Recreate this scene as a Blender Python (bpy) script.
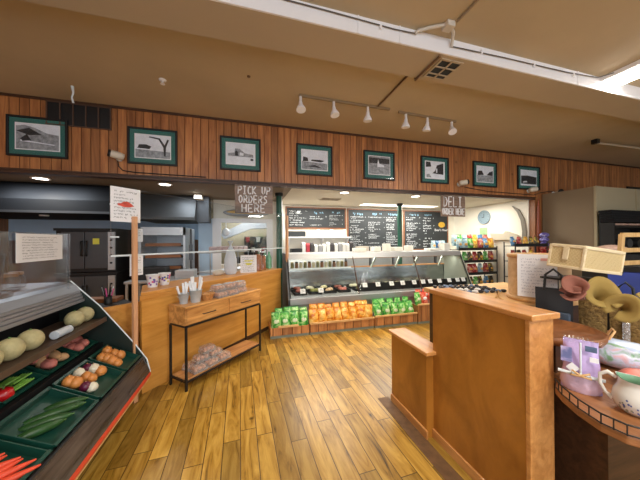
import bpy, math, random
from mathutils import Vector, Matrix, Euler
random.seed(7)
PI = math.pi
scn = bpy.context.scene
C = scn.collection
for o in list(bpy.data.objects): bpy.data.objects.remove(o)

# ---------------------------------------------------------------- camera, world, lights, exposure
yaw, pitch, roll = 0.276206777, 0.00419133828, -0.00636308680
cy, sy = math.cos(yaw), math.sin(yaw)
fwd = Vector((sy, cy, 0)); right = Vector((cy, -sy, 0)); up = Vector((0, 0, 1))
fwd, up = math.cos(pitch)*fwd + math.sin(pitch)*up, math.cos(pitch)*up - math.sin(pitch)*fwd
right, up = math.cos(roll)*right + math.sin(roll)*up, math.cos(roll)*up - math.sin(roll)*right
cam = bpy.data.objects.new('camera', bpy.data.cameras.new('camera')); C.objects.link(cam)
m = Matrix((right, up, -fwd)).transposed().to_4x4(); m.translation = Vector((0, 0, 1.55)); cam.matrix_world = m
cam.data.sensor_width = 36; cam.data.lens = 36*254.947/640; cam.data.clip_start = 0.05
scn.camera = cam
scn.view_settings.view_transform = 'Standard'; scn.view_settings.look = 'None'
scn.view_settings.gamma = 1; scn.view_settings.use_curve_mapping = False
scn.view_settings.exposure = 0.65
w = bpy.data.worlds.new('world'); scn.world = w; w.use_nodes = True
w.node_tree.nodes['Background'].inputs[0].default_value = (0.80, 0.88, 1.0, 1)
w.node_tree.nodes['Background'].inputs[1].default_value = .85

def area(name, loc, rot, sx, sy_, power, col):
    l = bpy.data.lights.new(name, 'AREA'); l.shape = 'RECTANGLE'; l.size = sx; l.size_y = sy_
    l.energy = power; l.color = col
    o = bpy.data.objects.new(name, l); o.location = loc; o.rotation_euler = rot; C.objects.link(o); return o
WARM = (1.0, 0.88, 0.70); NEUT = (1.0, 0.96, 0.88)
area('ceiling_area_light', (4.15, 1.25, 3.33), (0, 0, 0), .22, 1.4, 38, NEUT)
area('ceiling_area_light', (1.2, -0.9, 3.33), (0, 0, 0), .22, 1.4, 55, NEUT)  # unseen lamp added to lift the dim near floor
area('ceiling_area_light', (-2.2, -0.6, 3.33), (0, 0, 0), .22, 1.4, 30, NEUT)  # added out of view, brightens the left foreground
area('ceiling_area_light', (3.9, 5.95, 2.46), (0, 0, 0), 2.2, .3, 42, NEUT)
area('ceiling_area_light', (1.6, 5.75, 2.46), (0, 0, 0), 1.2, .3, 26, NEUT)  # area lamp below the low ceiling, no fixture modelled
area('ceiling_area_light', (5.3, 5.1, 2.46), (0, 0, 0), .7, .5, 16, NEUT)  # area lamp over the snack racks, no fixture modelled
area('kitchen_light', (-.1, 7.2, 2.4), (0, 0, 0), .8, .8, 30, (.9, .95, 1))
area('kitchen_light', (-1.0, 5.25, 2.44), (0, 0, 0), .5, .3, 5, (.9, .95, 1))  # added fill lamp without a fixture, brightens the pale blue door
area('kitchen_light', (-2.9, 4.6, 2.46), (0, 0, 0), .9, .2, 16, (.85, .93, 1))
area('storefront_daylight', (.5, -3.9, 1.9), (PI/2, 0, 0), 7, 2.4, 65, (.92, .96, 1.0))
def spot(loc, aim, power, col, size=100, blend=.8):
    l = bpy.data.lights.new('spot_light', 'SPOT'); l.energy = power; l.color = col; l.spot_size = math.radians(size)
    l.spot_blend = blend; l.shadow_soft_size = .05
    o = bpy.data.objects.new('spot_light', l); o.location = loc
    o.rotation_euler = (Vector(aim)-Vector(loc)).to_track_quat('-Z', 'Y').to_euler(); C.objects.link(o)
# ---------------------------------------------------------------- helpers
def S(r, g, b):
    f = lambda c: ((c/255+.055)/1.055)**2.4 if c > 10 else c/255/12.92
    return (f(r), f(g), f(b), 1)
class NT:
    def __init__(s, name):
        s.m = bpy.data.materials.new(name); s.m.use_nodes = True; s.t = s.m.node_tree
        s.b = s.t.nodes['Principled BSDF']
    def n(s, typ, **k):
        x = s.t.nodes.new(typ)
        for a, v in k.items():
            if a in x.inputs: x.inputs[a].default_value = v
            else: setattr(x, a, v)
        return x
    def l(s, a, b): s.t.links.new(a, b)
def mat(name, col, rough=.5, metal=0, var=0, scale=8, emit=0, bump=0, stretch=(1, 1, 1), spec=.5, coat=0):
    t = NT(name); b = t.b
    b.inputs['Base Color'].default_value = col; b.inputs['Roughness'].default_value = rough
    b.inputs['Metallic'].default_value = metal; b.inputs['Specular IOR Level'].default_value = spec
    b.inputs['Coat Weight'].default_value = coat
    if emit:
        b.inputs['Emission Color'].default_value = col; b.inputs['Emission Strength'].default_value = emit
    if var or bump:
        tc = t.n('ShaderNodeTexCoord'); mp = t.n('ShaderNodeMapping'); mp.inputs['Scale'].default_value = stretch
        nz = t.n('ShaderNodeTexNoise', Scale=scale, Detail=6.0, Roughness=.6)
        t.l(tc.outputs['Object'], mp.inputs[0]); t.l(mp.outputs[0], nz.inputs[0])
    if var:
        cr = t.n('ShaderNodeValToRGB')
        cr.color_ramp.elements[0].position = .3; cr.color_ramp.elements[1].position = .7
        cr.color_ramp.elements[0].color = tuple(c*(1-var) for c in col[:3])+(1,)
        cr.color_ramp.elements[1].color = tuple(min(1, c*(1+var)) for c in col[:3])+(1,)
        t.l(nz.outputs[0], cr.inputs[0]); t.l(cr.outputs[0], b.inputs['Base Color'])
    if bump:
        bp = t.n('ShaderNodeBump', Strength=bump, Distance=.01); t.l(nz.outputs[0], bp.inputs['Height']); t.l(bp.outputs[0], b.inputs['Normal'])
    return t.m
def wood(name, c1, c2, axis=0, scale=3, rough=.45, c3=None):
    """grain running along the given axis"""
    t = NT(name); tc = t.n('ShaderNodeTexCoord'); mp = t.n('ShaderNodeMapping')
    sc = [9, 9, 9]; sc[axis] = .9; mp.inputs['Scale'].default_value = sc
    nz = t.n('ShaderNodeTexNoise', Scale=scale, Detail=7.0, Roughness=.65, Distortion=.6)
    cr = t.n('ShaderNodeValToRGB'); cr.color_ramp.elements[0].position = .32; cr.color_ramp.elements[1].position = .66
    cr.color_ramp.elements[0].color = c1; cr.color_ramp.elements[1].color = c2
    if c3:
        e = cr.color_ramp.elements.new(.25); e.color = c3
    t.l(tc.outputs['Object'], mp.inputs[0]); t.l(mp.outputs[0], nz.inputs[0]); t.l(nz.outputs[0], cr.inputs[0])
    t.l(cr.outputs[0], t.b.inputs['Base Color']); t.b.inputs['Roughness'].default_value = rough
    return t.m
def glass(name, tint=(1, 1, 1, 1), refl=.08, rough=.03):
    t = NT(name); out = t.t.nodes['Material Output']
    tr = t.n('ShaderNodeBsdfTransparent'); tr.inputs[0].default_value = tint
    gl = t.n('ShaderNodeBsdfGlossy'); gl.inputs['Roughness'].default_value = rough
    fr = t.n('ShaderNodeFresnel', IOR=1.45); mx = t.n('ShaderNodeMixShader'); ge = t.n('ShaderNodeNewGeometry')
    mr = t.n('ShaderNodeMapRange'); mr.inputs['To Min'].default_value = 1.45; mr.inputs['To Max'].default_value = 1/1.45
    t.l(ge.outputs['Backfacing'], mr.inputs[0]); t.l(mr.outputs[0], fr.inputs['IOR'])
    ad = t.n('ShaderNodeMath', operation='MULTIPLY'); ad.inputs[1].default_value = refl/.06; ad.use_clamp = True
    t.l(fr.outputs[0], ad.inputs[0]); t.l(ad.outputs[0], mx.inputs[0]); t.l(tr.outputs[0], mx.inputs[1]); t.l(gl.outputs[0], mx.inputs[2])
    t.l(mx.outputs[0], out.inputs[0]); return t.m

class MB:
    def __init__(s): s.v = []; s.f = []; s.mi = []; s.sm = []
    def add(s, vs, fs, mi=0, sm=False):
        n = len(s.v); s.v += [tuple(v) for v in vs]
        for f in fs: s.f.append([i+n for i in f]); s.mi.append(mi); s.sm.append(sm)
        return s
    def box(s, x0, x1, y0, y1, z0, z1, mi=0):
        v = [(x, y, z) for z in (z0, z1) for y in (y0, y1) for x in (x0, x1)]
        return s.add(v, [(0, 2, 3, 1), (4, 5, 7, 6), (0, 1, 5, 4), (2, 6, 7, 3), (0, 4, 6, 2), (1, 3, 7, 5)], mi)
    def obox(s, c, size, M=None, mi=0):
        M = M or Matrix.Identity(3); a, b, d = [q/2 for q in size]; c = Vector(c)
        v = [c+M@Vector((x, y, z)) for z in (-d, d) for y in (-b, b) for x in (-a, a)]
        return s.add(v, [(0, 2, 3, 1), (4, 5, 7, 6), (0, 1, 5, 4), (2, 6, 7, 3), (0, 4, 6, 2), (1, 3, 7, 5)], mi)
    def prism(s, poly, axis, a, b, mi=0):
        """poly in the other two axes (order x,y,z) extruded a..b along axis"""
        def P(p, t):
            q = list(p); q.insert(axis, t); return q
        n = len(poly); v = [P(p, a) for p in poly]+[P(p, b) for p in poly]
        f = [tuple(range(n))[::-1], tuple(range(n, 2*n))]+[(i, (i+1) % n, n+(i+1) % n, n+i) for i in range(n)]
        return s.add(v, f, mi)
    def tube(s, pts, r, n=8, mi=0, closed=False, sm=True):
        pts = [Vector(p) for p in pts]; N = len(pts); rings = []; prev = None
        for i, p in enumerate(pts):
            if closed: d = pts[(i+1) % N]-pts[i-1]
            else: d = pts[min(i+1, N-1)]-pts[max(i-1, 0)]
            d.normalize()
            ref = prev if prev is not None and abs(prev.dot(d)) < .95 else (Vector((0, 0, 1)) if abs(d.z) < .9 else Vector((1, 0, 0)))
            u = (ref-d*ref.dot(d)).normalized(); prev = u; k = d.cross(u)
            rr = r[i] if isinstance(r, (list, tuple)) else r
            rings.append([p+(u*math.cos(2*PI*j/n)+k*math.sin(2*PI*j/n))*rr for j in range(n)])
        v = [q for ring in rings for q in ring]; f = []
        for i in range(N if closed else N-1):
            a = i*n; b = ((i+1) % N)*n
            for j in range(n): f.append((a+j, a+(j+1) % n, b+(j+1) % n, b+j))
        s.add(v, f, mi, sm)
        if not closed:
            s.add(rings[0], [tuple(range(n))[::-1]], mi); s.add(rings[-1], [tuple(range(n))], mi)
        return s
    def lathe(s, prof, c=(0, 0, 0), n=20, mi=0, sx=1, sy=1, sm=True, M=None):
        c = Vector(c); v = []
        for r, z in prof:
            for j in range(n):
                q = Vector((r*sx*math.cos(2*PI*j/n), r*sy*math.sin(2*PI*j/n), z))
                v.append(c+(M@q if M else q))
        f = [(i*n+j, i*n+(j+1) % n, (i+1)*n+(j+1) % n, (i+1)*n+j) for i in range(len(prof)-1) for j in range(n)]
        s.add(v, f, mi, sm)
        for i in (0, len(prof)-1):
            if prof[i][0] > 1e-5: s.add(v[i*n:(i+1)*n], [tuple(range(n))], mi)
        return s
    def ell(s, c, r, M=None, n=16, mi=0, lump=0, seed=0):
        rnd = random.Random(seed); ph = [rnd.random()*6 for _ in range(4)]
        c = Vector(c); v = []; m_ = n//2
        for i in range(m_+1):
            t = PI*i/m_
            for j in range(n):
                p = 2*PI*j/n
                k = 1+lump*(math.sin(2*p+ph[0])*math.sin(t*2+ph[1])+.6*math.sin(3*p+ph[2])*math.sin(3*t+ph[3]))*math.sin(t)
                q = Vector((r[0]*math.sin(t)*math.cos(p)*k, r[1]*math.sin(t)*math.sin(p)*k, r[2]*math.cos(t)*k))
                v.append(c+(M@q if M else q))
        f = [(i*n+j, (i+1)*n+j, (i+1)*n+(j+1) % n, i*n+(j+1) % n) for i in range(m_) for j in range(n)]
        return s.add(v, f, mi, True)
    def sheet(s, grid, mi=0, th=0, sm=True):
        """grid[row][col] of points, optional thickness via offset"""
        R, Cn = len(grid), len(grid[0]); v = [p for row in grid for p in row]
        f = [(i*Cn+j, i*Cn+j+1, (i+1)*Cn+j+1, (i+1)*Cn+j) for i in range(R-1) for j in range(Cn-1)]
        return s.add(v, f, mi, sm)
    def shift(s, d): s.v = [tuple(Vector(v)-Vector(d)) for v in s.v]; return s
    def mesh(s, name, mats):
        me = bpy.data.meshes.new(name); me.from_pydata(s.v, [], s.f)
        for m_ in (mats if isinstance(mats, (list, tuple)) else [mats]): me.materials.append(m_)
        me.polygons.foreach_set('material_index', s.mi); me.polygons.foreach_set('use_smooth', s.sm)
        me.update(); return me
WOFF = {}
def thing(name, label, cat, loc=(0, 0, 0), group=None, world=False):
    o = bpy.data.objects.new(name, None); C.objects.link(o); o.empty_display_size = .05
    o.location = loc; o['label'] = label; o['category'] = cat
    if group: o['group'] = group
    if world: WOFF[o.name] = Vector(loc)
    return o
def part(name, mb, mats, parent, bevel=0, label=None, solid=0, sub=0):
    o = bpy.data.objects.new(name, mb.mesh(name, mats)); C.objects.link(o)
    if parent is not None:
        o.parent = parent
        if parent.name in WOFF: o.location = -WOFF[parent.name]; WOFF[o.name] = Vector((0, 0, 0))
    if solid: md = o.modifiers.new('s', 'SOLIDIFY'); md.thickness = solid
    if bevel:
        md = o.modifiers.new('b', 'BEVEL'); md.width = bevel; md.segments = 2; md.limit_method = 'ANGLE'
    if sub: md = o.modifiers.new('u', 'SUBSURF'); md.levels = sub; md.render_levels = sub
    if label: o['label'] = label
    return o
def single(name, mb, mats, label, cat, loc, group=None, **k):
    """one-mesh thing, given in world coordinates, origin moved to its base"""
    mb.shift(loc); o = part(name, mb, mats, None, **k); o.location = loc
    o['label'] = label; o['category'] = cat
    if group: o['group'] = group
    return o
def struct(name, mb, mats, **k):
    o = part(name, mb, mats, None, **k); o['kind'] = 'structure'; return o
def dup(root, loc, rotz=None, label=None, group=None, scale=None):
    r = root.copy(); C.objects.link(r); r.location = loc
    if rotz is not None: r.rotation_euler = (0, 0, rotz)
    if scale: r.scale = (scale,)*3 if isinstance(scale, (int, float)) else scale
    if label: r['label'] = label
    if group: r['group'] = group
    for ch in root.children:
        c = ch.copy(); C.objects.link(c); c.parent = r
        for g in ch.children:
            d = g.copy(); C.objects.link(d); d.parent = c
    return r
ORD = ['first', 'second', 'third', 'fourth', 'fifth', 'sixth', 'seventh', 'eighth', 'ninth', 'tenth', 'eleventh', 'twelfth', 'thirteenth', 'fourteenth', 'fifteenth', 'sixteenth']
def RZ(a): return Matrix.Rotation(a, 3, 'Z')
def RX(a): return Matrix.Rotation(a, 3, 'X')
def RY(a): return Matrix.Rotation(a, 3, 'Y')

# ---------------------------------------------------------------- materials
def plank_floor():
    t = NT('plank_floor'); tc = t.n('ShaderNodeTexCoord'); mp = t.n('ShaderNodeMapping')
    mp.inputs['Rotation'].default_value = (0, 0, PI/2-.03)
    br = t.n('ShaderNodeTexBrick', Scale=1.0); br.inputs['Brick Width'].default_value = 1.05; br.inputs['Row Height'].default_value = .125
    br.inputs['Mortar Size'].default_value = .0035; br.inputs['Mortar Smooth'].default_value = .4; br.offset = .37; br.squash = .62; br.squash_frequency = 3
    br.inputs['Color1'].default_value = (0, 0, 0, 1); br.inputs['Color2'].default_value = (1, 1, 1, 1); br.inputs['Mortar'].default_value = (.5, .5, .5, 1)
    t.l(tc.outputs['Object'], mp.inputs[0]); t.l(mp.outputs[0], br.inputs[0])
    # grain, shifted per plank
    add = t.n('ShaderNodeVectorMath', operation='MULTIPLY_ADD'); sc = t.n('ShaderNodeVectorMath', operation='MULTIPLY'); sc.inputs[1].default_value = (1.4, 9, 1)
    t.l(mp.outputs[0], sc.inputs[0]); t.l(br.outputs[0], add.inputs[0]); add.inputs[1].default_value = (9, 5, 3); t.l(sc.outputs[0], add.inputs[2])
    nz = t.n('ShaderNodeTexNoise', Scale=1.6, Detail=8.0, Roughness=.62, Distortion=1.2); t.l(add.outputs[0], nz.inputs[0])
    cr = t.n('ShaderNodeValToRGB'); e = cr.color_ramp.elements
    e[0].position = .28; e[0].color = S(66, 42, 10); e[1].position = .64; e[1].color = S(206, 163, 76)
    x = e.new(.42); x.color = S(168, 124, 44)
    t.l(nz.outputs[0], cr.inputs[0])
    tone = t.n('ShaderNodeMix', data_type='RGBA', blend_type='MULTIPLY'); tone.inputs[0].default_value = .5
    t.l(cr.outputs[0], tone.inputs[6]); t.l(br.outputs[0], tone.inputs[7])
    # knots
    vo = t.n('ShaderNodeTexVoronoi', Scale=2.6); t.l(mp.outputs[0], vo.inputs[0])
    kr = t.n('ShaderNodeValToRGB'); kr.color_ramp.elements[0].position = .015; kr.color_ramp.elements[0].color = S(70, 40, 14)
    kr.color_ramp.elements[1].position = .07; kr.color_ramp.elements[1].color = (1, 1, 1, 1); t.l(vo.outputs['Distance'], kr.inputs[0])
    k2 = t.n('ShaderNodeMix', data_type='RGBA', blend_type='MULTIPLY'); k2.inputs[0].default_value = .8
    t.l(tone.outputs[2], k2.inputs[6]); t.l(kr.outputs[0], k2.inputs[7])
    mo = t.n('ShaderNodeMix', data_type='RGBA'); t.l(br.outputs['Fac'], mo.inputs[0]); t.l(k2.outputs[2], mo.inputs[6]); mo.inputs[7].default_value = S(74, 48, 18)
    t.l(mo.outputs[2], t.b.inputs['Base Color']); t.b.inputs['Roughness'].default_value = .3
    bp = t.n('ShaderNodeBump', Strength=.25, Distance=.004); bp.invert = True; t.l(br.outputs['Fac'], bp.inputs['Height']); t.l(bp.outputs[0], t.b.inputs['Normal'])
    return t.m
def panel_wood(name, pitch_, c1, c2, cd, depth=.8):
    """vertical knotty planks along x"""
    t = NT(name); tc = t.n('ShaderNodeTexCoord'); sp = t.n('ShaderNodeSeparateXYZ'); t.l(tc.outputs['Object'], sp.inputs[0])
    dv = t.n('ShaderNodeMath', operation='DIVIDE'); dv.inputs[1].default_value = pitch_
    wn0 = t.n('ShaderNodeTexNoise', noise_dimensions='1D', Scale=1.3); t.l(sp.outputs[0], wn0.inputs['W'])
    ad = t.n('ShaderNodeMath', operation='MULTIPLY_ADD'); ad.inputs[1].default_value = .8; t.l(wn0.outputs[0], ad.inputs[0]); t.l(sp.outputs[0], dv.inputs[0]); t.l(dv.outputs[0], ad.inputs[2])
    fl = t.n('ShaderNodeMath', operation='FLOOR'); t.l(ad.outputs[0], fl.inputs[0])
    fr = t.n('ShaderNodeMath', operation='FRACT'); t.l(ad.outputs[0], fr.inputs[0])
    wn = t.n('ShaderNodeTexWhiteNoise', noise_dimensions='1D'); t.l(fl.outputs[0], wn.inputs['W'])
    mp = t.n('ShaderNodeMapping'); mp.inputs['Scale'].default_value = (14, 14, 1.3); t.l(tc.outputs['Object'], mp.inputs[0])
    ad2 = t.n('ShaderNodeVectorMath', operation='ADD'); t.l(mp.outputs[0], ad2.inputs[0]); ml = t.n('ShaderNodeVectorMath', operation='SCALE'); ml.inputs['Scale'].default_value = 30
    t.l(wn.outputs['Color'], ml.inputs[0]); t.l(ml.outputs[0], ad2.inputs[1])
    nz = t.n('ShaderNodeTexNoise', Scale=1.2, Detail=7.0, Roughness=.6, Distortion=.8); t.l(ad2.outputs[0], nz.inputs[0])
    cr = t.n('ShaderNodeValToRGB'); cr.color_ramp.elements[0].position = .3; cr.color_ramp.elements[0].color = c1; cr.color_ramp.elements[1].position = .68; cr.color_ramp.elements[1].color = c2
    t.l(nz.outputs[0], cr.inputs[0])
    mr = t.n('ShaderNodeMapRange'); mr.inputs['To Min'].default_value = .68; mr.inputs['To Max'].default_value = 1.12; t.l(wn.outputs['Value'], mr.inputs[0])
    tone = t.n('ShaderNodeVectorMath', operation='SCALE'); t.l(cr.outputs[0], tone.inputs[0]); t.l(mr.outputs[0], tone.inputs['Scale'])
    vo = t.n('ShaderNodeTexVoronoi', Scale=3.2); t.l(tc.outputs['Object'], vo.inputs[0])
    kr = t.n('ShaderNodeValToRGB'); kr.color_ramp.elements[0].position = .03; kr.color_ramp.elements[0].color = (.28, .2, .16, 1)
    kr.color_ramp.elements[1].position = .12; kr.color_ramp.elements[1].color = (1, 1, 1, 1); t.l(vo.outputs['Distance'], kr.inputs[0])
    k2 = t.n('ShaderNodeMix', data_type='RGBA', blend_type='MULTIPLY'); k2.inputs[0].default_value = .7; t.l(tone.outputs[0], k2.inputs[6]); t.l(kr.outputs[0], k2.inputs[7])
    pp = t.n('ShaderNodeMath', operation='PINGPONG'); pp.inputs[1].default_value = .5; t.l(fr.outputs[0], pp.inputs[0])
    gr = t.n('ShaderNodeMapRange'); gr.inputs['From Max'].default_value = .05; t.l(pp.outputs[0], gr.inputs[0])
    mx = t.n('ShaderNodeMix', data_type='RGBA'); t.l(gr.outputs[0], mx.inputs[0]); mx.inputs[6].default_value = cd; t.l(k2.outputs[2], mx.inputs[7])
    t.l(mx.outputs[2], t.b.inputs['Base Color']); t.b.inputs['Roughness'].default_value = .42
    bp = t.n('ShaderNodeBump', Strength=depth, Distance=.012); t.l(gr.outputs[0], bp.inputs['Height']); t.l(bp.outputs[0], t.b.inputs['Normal'])
    return t.m
M_floor = plank_floor()
M_panel = panel_wood('knotty_pine', .105, S(142, 84, 46), S(200, 134, 78), S(84, 44, 22))
M_bin = panel_wood('bin_boards', .15, S(166, 102, 56), S(208, 146, 88), S(60, 34, 18))
M_ceil = mat('taupe_ceiling', S(192, 173, 140), .75, var=.10, scale=.7)
M_ceil2 = mat('taupe_beam', S(188, 170, 142), .7, var=.05, scale=.7)
M_white = mat('white_paint', S(242, 240, 240), .5, var=.02, scale=2)
M_cream = mat('cream_paint', S(238, 232, 216), .6, var=.02, scale=2)
M_soffit = mat('soffit_tile', S(214, 204, 182), .7, var=.03, scale=2)
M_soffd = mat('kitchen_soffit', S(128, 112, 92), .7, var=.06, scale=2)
M_beige_shade = mat('shaded_beige_paint', S(126, 108, 84), .7, var=.04, scale=1)
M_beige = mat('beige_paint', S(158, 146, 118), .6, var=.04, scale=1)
M_ply = wood('orange_plywood', S(196, 132, 50), S(222, 162, 80), axis=0, scale=1.3, rough=.4)
M_trimw = wood('orange_trim', S(198, 130, 52), S(222, 160, 84), axis=0, scale=2, rough=.35)
def blotch():
    t = NT('stained_plywood'); tc = t.n('ShaderNodeTexCoord'); mp = t.n('ShaderNodeMapping'); mp.inputs['Scale'].default_value = (1.5, 1.5, .8)
    a = t.n('ShaderNodeTexNoise', Scale=2.4, Detail=5.0, Roughness=.6, Distortion=.7); t.l(tc.outputs['Object'], mp.inputs[0]); t.l(mp.outputs[0], a.inputs[0])
    cr = t.n('ShaderNodeValToRGB'); cr.color_ramp.elements[0].position = .25; cr.color_ramp.elements[0].color = S(138, 84, 26)
    cr.color_ramp.elements[1].position = .75; cr.color_ramp.elements[1].color = S(194, 130, 52); t.l(a.outputs[0], cr.inputs[0]); t.l(cr.outputs[0], t.b.inputs['Base Color'])
    t.b.inputs['Roughness'].default_value = .34; return t.m
M_isl = blotch()
M_cap = wood('cap_wood', S(176, 114, 56), S(214, 154, 90), axis=1, scale=2, rough=.3)
M_mango = wood('mango_wood', S(150, 92, 40), S(226, 168, 98), axis=0, scale=1.6, rough=.4)
M_board = wood('shelf_board', S(156, 100, 56), S(206, 152, 96), axis=0, scale=1.6, rough=.4)
M_post = wood('pine_post', S(196, 140, 98), S(222, 170, 128), axis=2, scale=2, rough=.5)
M_lip = wood('pine_lip', S(196, 148, 92), S(224, 180, 122), axis=0, scale=2)
M_darkwood = wood('dark_wood', S(52, 32, 20), S(84, 54, 34), axis=0)
M_brownw = wood('brown_wood', S(112, 66, 34), S(150, 94, 52), axis=0)
M_black = mat('black_metal', S(22, 22, 22), .45)
M_blk = mat('black_plastic', S(18, 18, 19), .5)
M_green = mat('green_enamel', S(26, 84, 66), .35)
M_matbd = mat('green_mat_board', S(44, 108, 100), .6, var=.05)
M_steel = mat('stainless', S(176, 180, 182), .3, metal=1, var=.08, scale=3, stretch=(1, 1, 8))
M_steelb = mat('brushed_steel', S(190, 192, 194), .4, metal=.7, var=.06, scale=3, stretch=(1, 1, 8))
M_steeld = mat('dark_steel', S(92, 94, 97), .5, metal=.85, var=.1, scale=3)
M_hood = mat('black_hood', S(17, 18, 21), .75, spec=.25)
M_bluew = mat('pale_blue_panel', S(184, 208, 230), .4, var=.05, scale=1.5)
M_brick = mat('brown_tile', S(120, 84, 62), .6, var=.12, scale=6)
M_greyin = mat('case_lining', S(158, 164, 150), .45, var=.04, scale=2)
M_glass = glass('clear_glass', (.97, .98, .97, 1), .06)
M_plexi = glass('plexiglass', (.95, .97, .98, 1), .055)
M_frost = glass('thin_plastic', (.93, .95, .96, 1), .12, .15)
M_cloudy = glass('cloudy_acrylic', (.80, .82, .84, 1), .12, .12)
M_edge = mat('bright_edge', S(222, 232, 236), .3)
M_paper = mat('white_paper', S(238, 238, 240), .7)
M_ink = mat('ink', S(80, 84, 92), .7)
M_red = mat('red_print', S(206, 82, 66), .6, var=.3, scale=40)
M_yel = mat('yellow_marker', S(226, 220, 86), .7)
M_chalkbd = mat('chalkboard', S(40, 44, 46), .6, var=.12, scale=3)
M_chalk = mat('chalk', S(214, 218, 218), .9)
M_chalkb = mat('blue_chalk', S(140, 182, 206), .9)
M_gold = mat('gold_logo', S(214, 168, 48), .5, var=.2, scale=30)
M_signb = wood('weathered_sign', S(104, 84, 70), S(138, 114, 96), axis=0)
M_tube = mat('lit_tube', (1, .95, .88, 1), .5, emit=9)
M_lamp = mat('lit_lens', (1, .93, .8, 1), .5, emit=7)
M_lens = mat('spot_lens', (1, .95, .86, 1), .5, emit=1.2)
M_redb = mat('red_bumper', S(206, 66, 34), .35)
M_dkband = mat('dark_fascia', S(74, 66, 62), .16, var=.7, scale=3, stretch=(9, .8, 9))  # streaks in the colour imitate reflections along the band
M_tray = mat('green_tray', S(18, 66, 54), .4)
M_dkshelf = mat('dark_shelf', S(36, 32, 30), .4)

# ---------------------------------------------------------------- structure
struct('floor', MB().box(-4.6, 10.6, -4, 8.2, -.1, 0), M_floor)
ZC = 3.43; YH = 4.15; ZH = 2.475
struct('ceiling', MB().box(-4.6, 10.6, 2.35, YH, ZC, ZC+.1).box(-4.6, 10.6, -4, 1.97, 3.45, 3.55), M_ceil)
b = MB().box(-4.6, 10.6, 1.985, 2.35, 3.3, 3.6); struct('trim_1', b, M_ceil2)
b = MB().box(-4.6, 10.6, 1.97, 1.985, 3.3, 3.452)
for x in (-1.0, .9, 1.3, 3.6): b.box(x, x+.012, 1.964, 1.97, 3.3, 3.45)
struct('trim_2', b, M_white)
struct('wall_left', MB().box(-4.7, -4.6, -4, 8.2, 0, 3.6), M_panel)
struct('wall_right', MB().box(10.6, 10.7, -4, 8.2, 0, 3.6), M_beige)
struct('wall_front', MB().box(-4.6, 10.6, YH, YH+.12, ZH, ZC+.02).box(6.15, 10.6, YH, YH+.12, 0, ZH), M_panel)
struct('trim_3', MB().box(-4.6, 6.15, YH-.012, YH+.1, ZH-.035, ZH).box(-4.6, 6.15, YH-.03, YH, ZH, ZH+.02), M_darkwood)
struct('trim_4', MB().box(-4.6, 10.6, YH-.02, YH, ZC-.03, ZC), M_darkwood)
# lower ceiling behind the header, kitchen part darker
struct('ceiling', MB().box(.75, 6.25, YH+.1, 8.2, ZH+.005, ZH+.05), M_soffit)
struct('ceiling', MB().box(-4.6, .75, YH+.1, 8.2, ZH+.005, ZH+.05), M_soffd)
struct('wall_back', MB().box(.75, 6.25, 6.45, 6.55, 0, ZH), M_cream)
struct('wall_kitchen', MB().box(-4.6, -.95, 6.6, 6.7, 1.6, ZH), M_bluew)
struct('wall_kitchen', MB().box(-4.6, 3, 8.1, 8.2, 0, ZH, 0), M_beige)
struct('wall_kitchen', MB().box(-4.6, -.95, 6.6, 6.7, 0, 1.6), M_brick)
struct('wall_side', MB().box(6.12, 6.25, YH+.12, 6.55, 0, ZH), M_cream)
struct('wall_partition', MB().box(.68, .78, 5.9, 8.1, 0, ZH), M_white)
# pass-through window wall
b = MB().box(-.72, .68, 6.0, 6.1, 0, 1.05).box(-.72, .68, 6.0, 6.1, 1.98, ZH).box(-.72, -.58, 6.0, 6.1, 1.05, 1.98).box(.44, .68, 6.0, 6.1, 1.05, 1.98)
struct('wall_pass', b, M_cream)
b = MB().box(-.74, -.56, 5.97, 6.0, .9, 2.06).box(.42, .56, 5.97, 6.0, .9, 2.06).box(-.56, .42, 5.97, 6.0, 1.97, 2.06)
struct('trim_5', b, M_white, bevel=.004)
# walk-in box on the right
struct('wall_box', MB().box(6.35, 10.6, 3.22, YH-.02, 0, 2.56), [M_beige_shade, M_beige]).data.polygons[2].material_index = 1  # sides coloured darker as shade, front face keeps the lit beige
struct('trim_6', MB().box(6.33, 6.37, 3.2, 3.24, 0, 2.56).box(7.55, 7.57, 3.2, 3.22, 0, 2.56), M_beige)

# ---------------------------------------------------------------- deli front: green posts
for k, (x, y) in enumerate(((.55, 4.9), (3.2, 4.9))):
    y = 4.95 if k == 0 else 5.62
    x = .585 if k == 0 else 3.68
    t = thing('support_post', ['round green support post at the end of the pickup counter', 'round green support post in front of the menu boards behind the deli case'][k], 'post', (x, y, 0))
    part('shaft', MB().lathe([(.055, 0), (.055, 2.42)], n=20), M_green, t)
    part('base_flange', MB().lathe([(.09, 0), (.09, .02), (.06, .03)], n=20), M_black, t)
    part('top_flange', MB().lathe([(.075, 2.42), (.075, 2.478)], n=20), M_blk, t)

# ---------------------------------------------------------------- pickup counter (runs at 49 degrees)
A = Vector((-1.045, 3.005, 0)); D = Vector((.66, .7513, 0)).normalized(); N = Vector((-D.y, D.x, 0))
ANG = math.atan2(D.y, D.x)
def cp(u, v, z): return A+D*u+N*v+Vector((0, 0, z))
def cbox(mb, u0, u1, v0, v1, z0, z1, mi=0):
    c = cp((u0+u1)/2, (v0+v1)/2, (z0+z1)/2); return mb.obox(c, (u1-u0, v1-v0, z1-z0), RZ(ANG), mi)
L = 2.5
def cpart(name, mb, m_, t, **k):   # local frame so that grain runs along the counter
    R = RZ(-ANG); mb.v = [tuple(R@(Vector(v)-A)) for v in mb.v]; o = part(name, mb, m_, None, **k); o.parent = t
    return o
t = thing('pickup_counter', 'long orange plywood pickup counter running diagonally from the produce case to the green post', 'counter', A); t.rotation_euler = (0, 0, ANG)
cpart('front_panel', cbox(MB(), 0, L, 0, .03, 0, 1.0), M_ply, t)
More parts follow.
